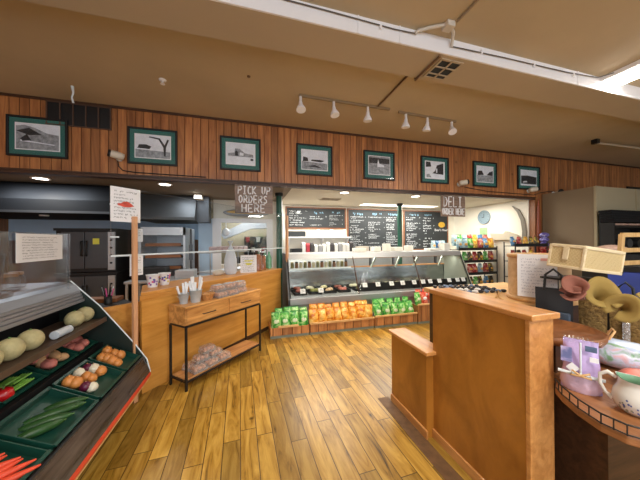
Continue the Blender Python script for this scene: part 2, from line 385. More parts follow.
cpart('end_panel', MB().prism([tuple(cp(*q, 0))[:2] for q in ((.02, .03), (.05, .03), (.275, .39), (.245, .39))], 2, 0, 1.0), M_ply, t)
cpart('rear_panel', cbox(MB(), .275, L, .39, .42, 0, 1.0), M_ply, t)
cpart('countertop', MB().prism([tuple(cp(*q, 0))[:2] for q in ((-.02, -.02), (L+.02, -.02), (L+.02, .46), (.27, .46))], 2, 1.0, 1.035), M_trimw, t, bevel=.004)
cpart('edge_band', cbox(MB(), -.02, L, -.01, 0, .95, 1.0), M_trimw, t)
cpart('kick_strip', cbox(MB(), .8, L, -.008, 0, 0, .06), M_darkwood, t, label='dark kick strip')
# low counter
t = thing('low_counter', 'lower orange counter with dark top behind the produce case', 'counter', (-1.3, 3.1, 0), world=True)
poly = [(-1.12, 3.17), (-1.39, 2.93), (-3.2, 2.93), (-3.2, 3.5), (-1.45, 3.5)]
part('cabinet', MB().prism(poly, 2, 0, .88), M_ply, t)
part('countertop', MB().prism([(-1.16, 3.17), (-1.41, 2.95), (-3.2, 2.95), (-3.2, 3.52), (-1.45, 3.52)], 2, .88, .90), M_blk, t)
e1, e2 = Vector((-1.12, 3.16, .89)), Vector((-1.40, 2.915, .89)); c = (e1+e2)/2; d = e2-e1
part('edge_band', MB().obox(c, (d.length, .03, .05), RZ(math.atan2(d.y, d.x))), M_trimw, t)

# plexi shield with wooden posts and a white bottom rail
def sh(u, z, v=.0): return cp(u, v-.045, z)
t = thing('sneeze_shield', 'clear plexiglass shield with white bottom rail above the pickup counter', 'shield', cp(1, -.045, 0), world=True)
U0, U1 = -.29, 2.545
b = MB().obox((sh(U0, 0)+sh(U1, 0))/2+Vector((0, 0, 1.745)), (U1-U0, .006, .63), RZ(ANG)); part('pane', b, M_plexi, t)
b = MB().obox((sh(U0, 0)+sh(U1, 0))/2+Vector((0, 0, 1.425)), (U1-U0, .014, .016), RZ(ANG)); part('bottom_rail', b, M_edge, t)
b = MB().obox((sh(U0, 0)+sh(U1, 0))/2+Vector((0, 0, 2.063)), (U1-U0, .008, .005), RZ(ANG)); part('top_edge', b, M_frost, t)
b = MB().obox(sh(U0, 1.745), (.008, .01, .64), RZ(ANG)); part('side_edge', b, M_frost, t)
b = MB().obox(sh(U0+.03, 1.9), (.07, .012, .012), RZ(ANG)).obox(sh(U0+.03, 1.60), (.07, .012, .012), RZ(ANG)); part('clip', b, M_edge, t)
single('shield_post', MB().obox(sh(-.105, .9, -.03), (.04, .035, 1.8), RZ(ANG)), M_post, 'light pine post at the near end of the plexiglass shield', 'post', tuple(sh(-.105, 0, -.03)), bevel=.003)
single('shield_post', MB().obox(sh(2.555, 1.02, -.06), (.05, .04, 2.04), RZ(ANG)), M_post, 'light pine post between the pickup counter and the deli case', 'post', tuple(sh(2.575, 0, -.03)), bevel=.003)

def scribble(mb, o, ux, uz, w_, h_, rows, seed, mi=0, fill=.8, heavy=.16, off=.004, nrm=None):
    """illegible rows of lettering on a plane: o = top-left, ux/uz unit vectors"""
    r = random.Random(seed); o = Vector(o); ux = Vector(ux).normalized(); uz = Vector(uz).normalized(); nn = (ux.cross(uz)).normalized() if nrm is None else Vector(nrm)
    rh = h_/rows
    for i in range(rows):
        x = 0; end = w_*(fill+(1-fill)*r.random()) if r.random() > .15 else w_*.45
        ch = rh*.55
        while x < end:
            cw = ch*(.55+.3*r.random())
            if r.random() < .16: x += cw; continue
            for k in range(2):
                x0 = x+r.random()*cw*.6; x1 = x+r.random()*cw*.9; z0 = -(i*rh+rh*.2+r.random()*ch*.5); z1 = z0-ch*(.3+.5*r.random())
                p, q = o+ux*x0+uz*z0+nn*off, o+ux*x1+uz*z1+nn*off
                d = (q-p).normalized(); s_ = d.cross(nn)*(ch*heavy/2)
                mb.add([p-s_, p+s_, q+s_, q-s_], [(0, 1, 2, 3)], mi)
            x += cw
    return mb
def sheetsign(name, label, cat, c, uxdir, w_, h_, rows, seed, extra=None, group=None, tilt=0, ink=M_ink, both=False):
    """a thin printed sheet: c = centre"""
    ux = Vector(uxdir).normalized(); uz = Vector((0, 0, 1)); 
    if tilt:
        uz = (Matrix.Rotation(tilt, 3, ux)@uz)
    nn = ux.cross(uz).normalized(); c = Vector(c)
    M = Matrix((ux, -nn, uz)).transposed()
    t = thing(name, label, cat, c-uz*h_/2, group, world=True)
    part('sheet', MB().obox(c, (w_, .003, h_), M), M_paper, t)
    o = c-ux*w_*.4+uz*h_*.42
    part('printing', scribble(MB(), o, ux, uz, w_*.8, h_*.84, rows, seed), ink, t)
    if extra: extra(t, c, ux, uz, nn)
    return t
def turtle(t, c, ux, uz, nn):
    def disc(cc, a, b_, n=14, ang=0): return [cc+ux*(a*math.cos(2*PI*i/n+ang))+uz*(b_*math.sin(2*PI*i/n)) for i in range(n)]
    b = MB(); c2 = c-uz*.0+nn*.006
    pts = [c2+ux*x+uz*z for x, z in ((-.05, -.012), (-.045, .012), (-.02, .03), (.015, .032), (.045, .012), (.07, -.008), (.05, -.012), (.03, -.02), (-.02, -.022))]
    b.add(pts, [tuple(range(len(pts)))])
    b.add(disc(c2-ux*.055+uz*.0, .02, .012), [tuple(range(14))]); part('red_drawing', b, M_red, t)
pc = sh(-.17, 1.905, -.012)
sheetsign('notice_sign', 'white notice with red seafood drawing hanging at the near end of the shield', 'sign', pc, D, .255, .325, 9, 5, turtle)
sheetsign('notice_sheet', 'small white sheet taped behind the near pine post', 'sign', cp(-.06, -.04, 1.62), D, .10, .13, 5, 9)
sheetsign('notice_sheet', 'larger white sheet hanging low behind the near pine post', 'sign', cp(-.07, -.04, 1.322), D, .12, .2, 7, 10)
def marks(t, c, ux, uz, nn):
    b = MB()
    for z0, w_ in ((.055, .09), (.01, .07), (-.005, .05)):
        b.obox(c+uz*z0+nn*.0045, (w_*1.5, .001, .018), Matrix((ux, -nn, uz)).transposed())
    part('highlighting', b, M_yel, t)
sheetsign('counter_sign', 'small white sign with yellow highlighting standing on the pickup counter', 'sign', cp(1.74, .12, 1.175), (Vector((1, .15, 0))), .26, .30, 8, 3, marks)

# ---------------------------------------------------------------- hand-lettered hanging signs
GL = {'P': [[(0, 0), (0, 1), (.7, .95), (.8, .72), (.65, .5), (0, .48)]], 'I': [[(.4, 0), (.4, 1)], [(.1, 1), (.7, 1)], [(.1, 0), (.7, 0)]],
      'C': [[(.8, .85), (.5, 1), (.15, .8), (.05, .4), (.2, .08), (.5, 0), (.8, .12)]], 'K': [[(0, 0), (0, 1)], [(.75, 1), (.05, .45), (.8, 0)]],
      'U': [[(0, 1), (.05, .25), (.35, 0), (.65, .2), (.75, 1)]], 'O': [[(.4, 1), (.1, .75), (.05, .35), (.35, 0), (.68, .2), (.75, .7), (.4, 1)]],
      'R': [[(0, 0), (0, 1), (.6, .95), (.75, .75), (.55, .5), (0, .48)], [(.3, .48), (.8, 0)]], 'D': [[(0, 0), (0, 1), (.5, .9), (.78, .55), (.5, .1), (0, 0)]],
      'E': [[(.75, 1), (0, 1), (0, 0), (.75, 0)], [(0, .5), (.6, .5)]], 'S': [[(.75, .9), (.4, 1), (.1, .8), (.3, .55), (.65, .42), (.7, .15), (.35, 0), (0, .1)]],
      'H': [[(0, 0), (0, 1)], [(.75, 0), (.75, 1)], [(0, .5), (.75, .5)]], 'L': [[(0, 1), (0, 0), (.7, 0)]]}
def letters(mb, txt, x0, z0, w_, h_, y, r, mi=0):
    n = len(txt); cw = w_/n
    for i, ch in enumerate(txt):
        if ch == ' ': continue
        for st in GL[ch]:
            mb.tube([(x0+i*cw+px*cw*.88, y, z0+pz*h_) for px, pz in st], r, 6, mi)
    return mb
def hangsign(label, x0, x1, z0, z1, y, rows):
    t = thing('hanging_sign', label, 'sign', ((x0+x1)/2, y, z0), world=True)
    b = MB(); n = 4
    for i in range(n): b.box(x0, x1, y, y+.02, z0+(z1-z0)*i/n+.001, z0+(z1-z0)*(i+1)/n-.001)
    part('board', b, M_signb, t)
    H = z1-z0; W = x1-x0; b = MB(); z = z1-.03*H
    for txt, fx, fw, fh in rows:
        h_ = H*fh; z -= h_; letters(b, txt, x0+W*fx, z+.1*h_, W*fw, h_*.84, y-.003, .0105 if fh > .25 else .008)
    part('lettering', b, M_paper, t)
    part('hanging_wire', MB().tube([(x0+.05, y+.01, z1-.01), (x0+.05, YH-.02, ZH-.01)], .003, 6), M_black, t)
    part('hanging_wire', MB().tube([(x1-.05, y+.01, z1-.01), (x1-.05, YH-.02, ZH-.01)], .003, 6), M_black, t)
hangsign('brown wooden sign reading PICK UP ORDERS HERE hanging from the header', -.185, .385, 1.985, 2.425, 4.095, [('PICK UP', .08, .88, .32), ('ORDERS', .1, .78, .31), ('HERE', .18, .66, .32)])
hangsign('brown wooden sign reading DELI ORDER HERE hanging from the header', 3.60, 4.17, 2.015, 2.425, 4.095, [('DELI', .1, .8, .56), ('ORDER HERE', .04, .94, .36)])

# ---------------------------------------------------------------- console table
T0 = Vector((-.62, 2.915, 0)); TD = Vector((.7, .713, 0)).normalized(); TN = Vector((-TD.y, TD.x, 0)); TA = math.atan2(TD.y, TD.x)
TL = 1.135; TW = .29
t = thing('console_table', 'narrow wooden console table with two drawers and black metal legs before the pickup counter', 'table', T0); t.rotation_euler = (0, 0, TA)
part('tabletop', MB().box(-.005, TL+.005, -.005, TW+.005, .853, .875), M_mango, t, bevel=.004)
part('drawer_case', MB().box(0, TL, .012, TW, .675, .853), M_mango, t, bevel=.003)
for k in range(2):
    dr = part('drawer', MB().box(.015+k*.56, .55+k*.56, 0, .012, .685, .846), M_mango, t, bevel=.003)
    part('handle', MB().tube([(.20+k*.56, 0, .76), (.20+k*.56, -.018, .76), (.36+k*.56, -.018, .76), (.36+k*.56, 0, .76)], .005, 6), M_black, dr)
for x in (0, TL-.02):
    for y in (0, TW-.02): part('leg', MB().box(x, x+.02, y, y+.02, 0, .655), M_black, t)
b = MB().box(.02, TL-.02, 0, .02, .655, .675).box(.02, TL-.02, TW-.02, TW, .655, .675).box(0, .02, .02, TW-.02, .655, .675).box(TL-.02, TL, .02, TW-.02, .655, .675)
b.box(.02, TL-.02, 0, .02, .085, .1).box(.02, TL-.02, TW-.02, TW, .085, .1).box(0, .02, .02, TW-.02, .085, .1).box(TL-.02, TL, .02, TW-.02, .085, .1)
part('frame', b, M_black, t)
part('lower_shelf', MB().box(.02, TL-.02, .02, TW-.02, .085, .112), M_board, t, bevel=.003)
def tp(u, v, z): return T0+TD*u+TN*v+Vector((0, 0, z))
M_galv = mat('galvanized', S(186, 194, 198), .45, metal=.3, var=.12, scale=12)
def bucket(u, v, s_, lab):
    t = thing('utensil_bucket', lab, 'bucket', tp(u, v, .876), 'utensil buckets on the console table')
    part('pail', MB().lathe([(.036*s_, 0), (.05*s_, .10*s_), (.053*s_, .102*s_), (.048*s_, .10*s_), (.034*s_, .006), (0, .006)], n=18), M_galv, t)
    part('handle', MB().tube([(.052*s_*math.cos(a), .02*s_-.05*s_, .085*s_-.03*s_*math.sin(a)) for a in [i*PI/8 for i in range(9)]], .002, 6), M_galv, t)
    rnd = random.Random(u*100); 
    for k in range(16 if s_ > 1.2 else 11):
        a = rnd.random()*6.28; rr = rnd.random()*.025; h_ = (.15+.07*rnd.random())*s_; ln = Vector((math.cos(a)*rr, math.sin(a)*rr, .01)); tip = Vector((math.cos(a)*(rr+.07*rnd.random()), math.sin(a)*(rr+.05*rnd.random()), h_))
        part('wrapped_utensil', MB().tube([ln, ln.lerp(tip, .5), tip], [.006, .009, .011], 6), M_paper, t)
bucket(.09, .17, 1.1, 'small galvanized bucket of white utensils at the left end of the console table')
bucket(.20, .12, 1.35, 'larger galvanized bucket with brown emblem packed with white utensils')
M_pastry = mat('pastry', S(216, 162, 104), .6, var=.35, scale=30, bump=.6)
M_dark_p = mat('dark_pastry', S(200, 142, 106), .6, var=.45, scale=35, bump=.6)
M_basket = mat('wicker', S(190, 136, 78), .7, var=.4, scale=45, bump=1)
M_clam = glass('clamshell_plastic', (.95, .95, .95, 1), .15, .12)
_t = M_clam.node_tree; _df = _t.nodes.new('ShaderNodeBsdfDiffuse'); _df.inputs[0].default_value = (.9, .9, .9, 1); _mx = _t.nodes.new('ShaderNodeMixShader'); _mx.inputs[0].default_value = .16
_o = _t.nodes['Material Output']; _src = _o.inputs[0].links[0].from_socket; _t.links.new(_src, _mx.inputs[1]); _t.links.new(_df.outputs[0], _mx.inputs[2]); _t.links.new(_mx.outputs[0], _o.inputs[0])
def clam(t, h_=.07, w_=.16, d_=.12, m_=M_dark_p, seed=0):
    """clear clamshell tray: base, lid and pastries inside"""
    b = MB().box(-w_/2, w_/2, -d_/2, d_/2, 0, .012); part('base', b, M_clam, t, bevel=.004)
    b = MB(); r = random.Random(seed)
    for i in range(3):
        for j in range(2): b.ell(((i-1)*w_*.3, (j-.5)*d_*.42, .012+h_*.35), (w_*.155, d_*.22, h_*.32), n=10, lump=.12, seed=r.randint(0, 99))
    part('pastries', b, m_, t)
    b = MB(); a, c_, e_, f_ = w_/2, d_/2, w_/2-.012, d_/2-.012
    vs = [(-a, -c_, .012), (a, -c_, .012), (a, c_, .012), (-a, c_, .012), (-e_, -f_, h_), (e_, -f_, h_), (e_, f_, h_), (-e_, f_, h_)]
    b.add(vs, [(0, 1, 5, 4), (1, 2, 6, 5), (2, 3, 7, 6), (3, 0, 4, 7), (4, 5, 6, 7)]); part('lid', b, M_clam, t)
t = thing('pastry_basket', 'small woven basket beside the utensil buckets on the console table', 'basket', tp(.345, .12, .876)); t.rotation_euler = (0, 0, TA); t.scale = (1.0, 1.25, 1.3)
b = MB(); b.lathe([(.05, 0), (.075, .05), (.08, .055), (.072, .052), (.05, .008), (0, .008)], n=24, sx=1.15, sy=.95); part('basket_bowl', b, M_basket, t)
b = MB(); [b.ell((random.uniform(-.04, .04), random.uniform(-.03, .03), .035), (.03, .02, .02), RZ(random.random()*3), n=10, lump=.1, seed=i) for i in range(5)]; part('bread_pieces', b, M_pastry, t)
cl0 = None
CL = [(.50, .075, 0, .0), (.50, .205, 0, 0), (.67, .205, .0, 0), (.67, .075, 0, 0), (.85, .12, 0, -.1), (.52, .14, .072, .1), (.69, .14, .072, 0), (.85, .13, .072, .15)]
labs = ['front left', 'back left', 'back middle', 'front middle', 'right end', 'upper left', 'upper middle', 'upper right']
for i, (u, v, dz, a) in enumerate(CL):
    lab = f'clear clamshell of pastries on the console table, {labs[i]} of the cluster'
    if cl0 is None:
        cl0 = thing('pastry_clamshell', lab, 'food container', tp(u, v, .876+dz), 'pastry clamshells on the console table'); cl0.rotation_euler = (0, 0, TA+a); clam(cl0)
    else: dup(cl0, tp(u, v, .876+dz), TA+a, lab)
# bagged pastries on lower shelf, stacked pyramid
cl1 = None
pos = [(.20, .08, 0), (.20, .205, 0), (.37, .08, 0), (.37, .205, 0), (.54, .08, 0), (.54, .205, 0), (.28, .14, .072), (.45, .14, .072), (.36, .14, .144)]
lb = ['front left bottom', 'rear left bottom', 'front centre bottom', 'rear centre bottom', 'front right bottom', 'rear right bottom', 'middle layer left', 'middle layer right', 'topmost']
for i, (u, v, dz) in enumerate(pos):
    lab = f'clear tray of pastries under the console table, {lb[i]} of the pile'
    a = TA+random.uniform(-.15, .15)
    if cl1 is None:
        cl1 = thing('pastry_tray', lab, 'food container', tp(u, v, .113+dz), 'pastry trays on the lower shelf'); cl1.rotation_euler = (0, 0, a); clam(cl1, .07, .16, .115, M_dark_p, 4)
    else: dup(cl1, tp(u, v, .113+dz), a, lab)

# things on the pickup counter
def cup(u, v, lab, dots):
    t = thing('printed_cup', lab, 'cup', cp(u, v, 1.036), 'printed cups on the pickup counter')
    part('cup_wall', MB().lathe([(.038, 0), (.055, .115), (.059, .118), (.053, .115), (.036, .006), (0, .006)], n=20), M_paper, t)
    t.scale = (1.2,)*3
    b = MB(); r = random.Random(dots)
    for k in range(34):
        a = r.random()*6.28; z = .02+r.random()*.08; rr = .038+(.017)*z/.115+.0012; s_ = .008
        c_ = Vector((math.cos(a)*rr, math.sin(a)*rr, z)); tx = Vector((-math.sin(a), math.cos(a), 0))
        b.add([c_-tx*s_-Vector((0, 0, s_)), c_+tx*s_-Vector((0, 0, s_)), c_+tx*s_+Vector((0, 0, s_)), c_-tx*s_+Vector((0, 0, s_))], [(0, 1, 2, 3)], r.randint(0, 2))
    part('printed_dots', b, [mat('dot_pink', S(206, 70, 130), .6), mat('dot_blue', S(70, 90, 160), .6), mat('dot_yellow', S(226, 206, 50), .6) if dots > 1 else mat('dot_violet', S(130, 90, 170), .6)], t)
cup(.25, .23, 'white cup with pink and blue dots at the near end of the pickup counter', 1)
cup(.41, .26, 'white cup with yellow printing, the farther of the two dotted cups', 2)
M_bread = mat('paper_bag', S(206, 196, 180), .7, var=.1, scale=12)
single('wrapped_loaf', MB().ell(cp(1.3, .33, 1.075), (.11, .06, .05), RZ(ANG), lump=.06), M_bread, 'pale wrapped loaf lying on the pickup counter', 'bread', tuple(cp(1.3, .33, 1.036)))
t = thing('white_bag', 'tied white plastic bag of goods standing on the pickup counter', 'bag', cp(1.46, .24, 1.036)); t.scale = (1.15, 1.15, 1.5)
M_wbag = mat('white_plastic', S(206, 214, 222), .4, var=.08, scale=14, bump=.4)
part('bag_body', MB().lathe([(.06, 0), (.085, .03), (.08, .16), (.05, .25), (.018, .29)], n=18, sx=1, sy=.7), M_wbag, t)
part('bag_knot', MB().lathe([(.018, .29), (.012, .31), (.04, .35)], n=12), M_wbag, t)
# wire rack with packs, behind the sign
t = thing('wire_rack', 'grey wire rack with a raised shelf behind the pickup counter', 'rack', cp(1.75, .75, 0), world=True)
b = MB()
for u in (1.4, 2.3):
    for v in (.62, .88): part('rack_leg', MB().tube([cp(u, v, 0), cp(u, v, 1.36)], .008, 6), M_steel, t)
for z in (1.04, 1.36): part('rack_shelf', cbox(MB(), 1.38, 2.32, .6, .9, z, z+.012), M_steelb, t)
M_pink = mat('pink_pack', S(186, 162, 160), .5, var=.25, scale=18)
for k in range(6):
    single('food_pack', MB().obox(cp(1.62+k*.13, .75, 1.42), (.115, .2, .09), RZ(ANG+random.uniform(-.1, .1))), M_pink, f'pinkish wrapped pack on the raised rack shelf, {ORD[k]} from the left', 'food pack', tuple(cp(1.62+k*.13, .75, 1.373)), 'packs on the raised rack shelf', bevel=.015)
M_cook = mat('cookies', S(172, 104, 62), .6, var=.4, scale=25)
for k, (u, v, h_, r_, m_) in enumerate(((2.02, .16, .34, .075, M_cook), (2.2, .2, .3, .07, M_cook))):
    t = thing('snack_jar', ['tall clear jar of brown cookies right of the counter sign', 'clear jar of nuts beside the tall cookie jar'][k], 'jar', cp(u, v, 1.036))
    part('jar_wall', MB().lathe([(r_, 0), (r_, h_), (r_*.8, h_+.01)], n=16), M_frost, t)
    part('contents', MB().lathe([(r_*.9, .004), (r_*.9, h_*.75), (r_*.5, h_*.85)], n=14), m_, t)
    part('lid', MB().lathe([(r_*.85, h_+.01), (r_*.85, h_+.035)], n=16), M_paper, t)
M_gbot = mat('green_bottle', S(120, 176, 140), .25, var=.3, scale=18)
for k, (u, v) in enumerate(((2.30, .36), (2.40, .20), (2.46, .34))):
    t = thing('juice_bottle', ['pale green bottle behind the snack jars', 'pale green bottle at the far end of the pickup counter', 'pale green bottle behind the counter sign'][k], 'bottle', cp(u, v, 1.036), 'pale green bottles at the far end of the pickup counter')
    part('bottle_body', MB().lathe([(.048, 0), (.05, .2), (.02, .28), (.02, .32)], n=14), M_gbot, t)
    part('cap', MB().lathe([(.022, .32), (.022, .345)], n=12), M_paper, t)
t = thing('pen_cup', 'dark cup of pens and pink markers on the low counter', 'cup', (-1.42, 3.2, .901))
part('cup_wall', MB().lathe([(.035, 0), (.035, .09), (.031, .09), (.031, .01)], n=16), M_blk, t)
for k in range(8):
    a = k*.8; part('pen', MB().tube([(.01*math.cos(a), .01*math.sin(a), .01), (.05*math.cos(a), .05*math.sin(a), .16+.02*(k % 3))], .006, 6), [mat('pen_pink', S(220, 90, 150), .5), M_edge, M_blk][k % 3] if k < 3 else (bpy.data.materials['pen_pink'] if k % 3 == 0 else [M_paper, M_blk][k % 2]), t)
single('wooden_board', MB().box(-1.75, -1.38, 3.28, 3.45, .901, .94), M_brownw, 'brown wooden board lying on the low counter', 'board', (-1.55, 3.36, .901))

# ---------------------------------------------------------------- framed photographs on the header
M_ph = [mat('photo_light', S(228, 232, 238), .4, var=.1, scale=12), mat('photo_mid', S(150, 154, 158), .4, var=.5, scale=22), mat('photo_dark', S(48, 50, 54), .4, var=.4, scale=30)]
M_glz = glass('picture_glass', (1, 1, 1, 1), .045, .05)
PH = [
 ('hillside and town', [(1, [(0, .0), (1, 0), (1, .62), (.7, .68), (.45, .85), (.2, .95), (0, .9)]), (2, [(0, .7), (.3, .85), (.6, .6), (.3, .55)]), (0, [(.1, .3), (.9, .2), (.9, .24), (.1, .36)]), (2, [(.1, .4), (.25, .6), (.35, .35), (.15, .3)])]),
 ('bare tree over a low town', [(1, [(0, 0), (1, 0), (1, .3), (0, .35)]), (2, [(.05, .4), (.4, .38), (.45, .5), (.3, .58), (.1, .56)]), (2, [(.82, .1), (.87, .1), (.88, .5), (.97, .85), (.92, .87), (.84, .6), (.7, .9), (.4, .95), (.38, .9), (.66, .84), (.8, .5)])]),
 ('pale mission building', [(1, [(.05, .38), (.95, .36), (.95, .5), (.65, .55), (.45, .75), (.3, .75), (.28, .55), (.05, .5)]), (2, [(.3, .4), (.4, .4), (.4, .6), (.35, .64), (.3, .6)]), (0, [(.45, .42), (.6, .42), (.6, .55), (.47, .58)]), (2, [(.85, .2), (.95, .2), (.95, .3), (.85, .3)])]),
 ('long white house in a field', [(1, [(0, 0), (1, 0), (1, .35), (0, .4)]), (2, [(.03, .4), (.25, .42), (.22, .6), (.05, .65)]), (2, [(.35, .45), (.75, .4), (.9, .5), (.7, .53), (.38, .52)]), (2, [(.2, .15), (.8, .1), (.5, .25)])]),
 ('dense village seen from above', [(1, [(0, 0), (1, 0), (1, 1), (0, 1)]), (2, [(0, .6), (1, .62), (1, .9), (0, .92)]), (0, [(.4, .4), (.75, .42), (.7, .55), (.5, .6), (.44, .85), (.4, .6)])]),
 ('street front of tall dark house', [(2, [(.35, .3), (.95, .25), (.95, .95), (.6, .8), (.5, .45)]), (0, [(.55, .35), (.62, .35), (.62, .6), (.55, .6)]), (2, [(.02, .65), (.3, .7), (.25, .98), (.02, .98)]), (1, [(.05, .05), (.3, .05), (.2, .25), (.05, .22)])]),
 ('harbour with trees on both sides', [(1, [(0, 0), (1, 0), (1, .42), (0, .42)]), (2, [(.02, .42), (.42, .45), (.3, .72), (.08, .7)]), (2, [(.6, .45), (.98, .42), (.98, .75), (.75, .65)])]),
 ('dark shoreline with pale sky', [(2, [(0, .08), (1, .08), (1, .58), (.4, .66), (0, .62)]), (0, [(.1, .15), (.4, .2), (.35, .28), (.15, .25)])])]
FX = [(-2.90, -2.275), (-1.60, -.98), (-.40, .205), (.775, 1.40), (1.985, 2.605), (3.175, 3.81), (4.415, 5.04), (5.62, 6.28)]
where = ['overlapping the black wall vent', 'second from the left', 'above the pickup orders sign', 'fourth from the left', 'fifth from the left', 'left of the deli sign', 'second from the right', 'rightmost']
for i, ((x0, x1), (ds, shp)) in enumerate(zip(FX, PH)):
    z0, z1 = 2.65, 3.165; t = thing('framed_photograph', f'green-matted picture of {ds}, {where[i]}', 'picture', ((x0+x1)/2, YH, z0), 'framed photographs on the wood header', world=True)
    yb = YH-.002; fw = .026; yf = yb-.03
    part('frame', MB().box(x0, x1, yf, yb, z0, z0+fw).box(x0, x1, yf, yb, z1-fw, z1).box(x0, x0+fw, yf, yb, z0+fw, z1-fw).box(x1-fw, x1, yf, yb, z0+fw, z1-fw), M_blk, t, bevel=.004)
    part('mat_board', MB().box(x0+fw, x1-fw, yf+.016, yb, z0+fw, z1-fw), M_matbd, t)
    mx = .075 if i < 4 else .085; px0, px1, pz0, pz1 = x0+fw+mx*.75, x1-fw-mx*.75, z0+fw+.06, z1-fw-.06
    part('border', MB().box(px0, px1, yf+.013, yf+.016, pz0, pz1), M_paper, t)
    g = .012; px0 += g; px1 -= g; pz0 += g; pz1 -= g; yy = yf+.0125; b = MB()
    b.add([(px0, yy, pz0), (px1, yy, pz0), (px1, yy, pz1), (px0, yy, pz1)], [(0, 1, 2, 3)], 0)
    for k, (mi, pl) in enumerate(shp):
        b.add([(px0+(px1-px0)*u, yy-.0004*(k+1), pz0+(pz1-pz0)*v) for u, v in pl], [tuple(range(len(pl)))], mi)
    part('print', b, M_ph, t)
    part('glazing', MB().box(x0+fw, x1-fw, yf+.004, yf+.006, z0+fw, z1-fw), M_glz, t)

# partly seen frame on the far right of the wood wall
t = thing('wall_plaque', 'dark framed panel high on the wood wall above the beige box', 'picture', (10.1, YH, 2.62), world=True)
part('frame', MB().box(9.35, 10.55, YH-.04, YH-.002, 2.6, 2.9), M_blk, t, bevel=.006); part('print', MB().box(9.45, 10.45, YH-.044, YH-.04, 2.66, 2.84), M_ph[1], t)

# wall vent
t = thing('wall_vent', 'black wall vent with grey dividers behind the leftmost picture', 'vent', (-2.15, YH, 3.1), world=True)
part('backing', MB().box(-2.50, -1.80, YH-.008, YH-.001, 3.10, 3.385), M_blk, t)
b = MB(); fz = [-2.50+.14*k for k in range(6)]
for x in fz: b.box(x-.007, x+.007, YH-.02, YH-.008, 3.1, 3.385)
b.box(-2.51, -1.79, YH-.02, YH-.008, 3.088, 3.1).box(-2.51, -1.79, YH-.02, YH-.008, 3.385, 3.397)
part('frame', b, mat('vent_frame', S(84, 62, 48), .5), t)

# security cameras with cables
def seccam(x, z, yawd, lab):
    t = thing('security_camera', lab, 'camera', (x, YH, z), 'security cameras on the header', world=True)
    part('mount', MB().lathe([(.045, 0), (.045, .015), (.025, .035)], (x, YH-.001, z), 16, M=RX(PI/2)).tube([(x, YH-.03, z), (x+.01, YH-.08, z+.0)], .012, 8), M_edge, t)
    M = RZ(yawd)@RX(-.15)
    c_ = Vector((x+.01, YH-.1, z+.01))
    part('housing', MB().lathe([(.0, -.08), (.04, -.075), (.05, -.03), (.05, .06), (.046, .075)], c_, 16, M=M@RX(PI/2)), mat('camera_shell', S(206, 196, 178), .4), t)
    part('lens', MB().lathe([(.048, .07), (.047, .10), (.0, .10)], c_, 16, M=M@RX(PI/2)), M_blk, t)
seccam(-1.70, 2.715, -1.1, 'small security camera between the two left pictures')
seccam(4.07, 2.67, 1.15, 'small security camera above the deli sign')
seccam(5.95, 2.63, 1.2, 'small security camera under the rightmost picture')
seccam(6.72, 2.60, -.5, 'white security camera above the beige box')
single('camera_cable', MB().tube([(-1.72, YH-.012, 2.68), (-1.71, YH-.012, 2.60), (-1.66, YH-.012, 2.545), (-1.5, YH-.012, 2.53), (-1.2, YH-.012, 2.525), (-.6, YH-.012, 2.52)], .007, 6), M_blk, 'black cable looping down from the leftmost security camera', 'cable', (-1.5, YH-.012, 2.53))
single('camera_cable', MB().tube([(4.2, YH-.012, 2.62), (4.8, YH-.012, 2.56), (5.6, YH-.012, 2.55), (6.1, YH-.012, 2.54), (6.3, YH-.012, 2.60), (6.55, YH-.012, 2.64), (6.7, YH-.012, 2.65)], .007, 6), M_blk, 'black cable running right along the header to the last camera', 'cable', (5.5, YH-.012, 2.55))
single('pipe_stub', MB().tube([(6.35, 3.2, 3.37), (7.6, 3.16, 3.37)], .02, 8), M_ceil2, 'pale pipe lying along the ceiling at the far right', 'pipe', (6.9, 3.18, 3.34))
single('junction_box', MB().box(6.27, 6.35, 3.15, 3.24, 3.35, 3.429), M_blk, 'dark box at the end of the pale ceiling pipe', 'box', (6.31, 3.2, 3.35))

# ---------------------------------------------------------------- ceiling fittings
def track(x0, x1, y0, y1, heads, side):
    t = thing('track_light', f'white ceiling track with three spotlights, the {side} one of the two', 'track light', ((x0+x1)/2, y0, ZC), 'ceiling tracks', world=True)
    part('rail', MB().obox(((x0+x1)/2, (y0+y1)/2, ZC-.014), (math.hypot(x1-x0, y1-y0), .03, .028), RZ(math.atan2(y1-y0, x1-x0))), mat('rail_paint', S(150, 130, 100), .5), t)
    for x, aim, tilt in heads:
        y = y0+(y1-y0)*(x-x0)/(x1-x0); h_ = part('spotlight', MB().tube([(x, y, ZC-.028), (x, y, ZC-.10)], .018, 10), M_white, t)
        M = RZ(aim)@RX(tilt); c_ = Vector((x, y, ZC-.105))
        part('lamp_shade', MB().lathe([(.022, .01), (.028, -.035), (.050, -.075), (.060, -.10), (.060, -.115)], c_, 20, M=M), M_white, h_)
        part('bulb', MB().lathe([(.057, -.108), (.0, -.10)], c_, 20, M=M), M_lens, h_)
        d = M@Vector((0, 0, -1)); spot(c_+d*.16, c_+d*2, 34, WARM, 100)
track(.64, 1.95, 3.2, 3.21, [(.66, 0, -.25), (1.11, .5, -.2), (1.61, 0, .1)], 'left')
track(2.12, 3.16, 3.24, 3.27, [(2.24, 0, .1), (2.62, .2, .2), (3.08, -.5, -.45)], 'right')
single('ceiling_conduit', MB().tube([(1.75, 1.99, 3.283), (1.75, 2.36, 3.283), (1.75, 2.37, ZC-.016), (1.75, 3.17, ZC-.016)], .012, 8), mat('brown_pipe', S(120, 92, 60), .5), 'thin brown conduit running across the ceiling to the track lights', 'pipe', (1.75, 2.6, ZC-.02))
M_cond = mat('conduit_paint', S(206, 196, 180), .5)
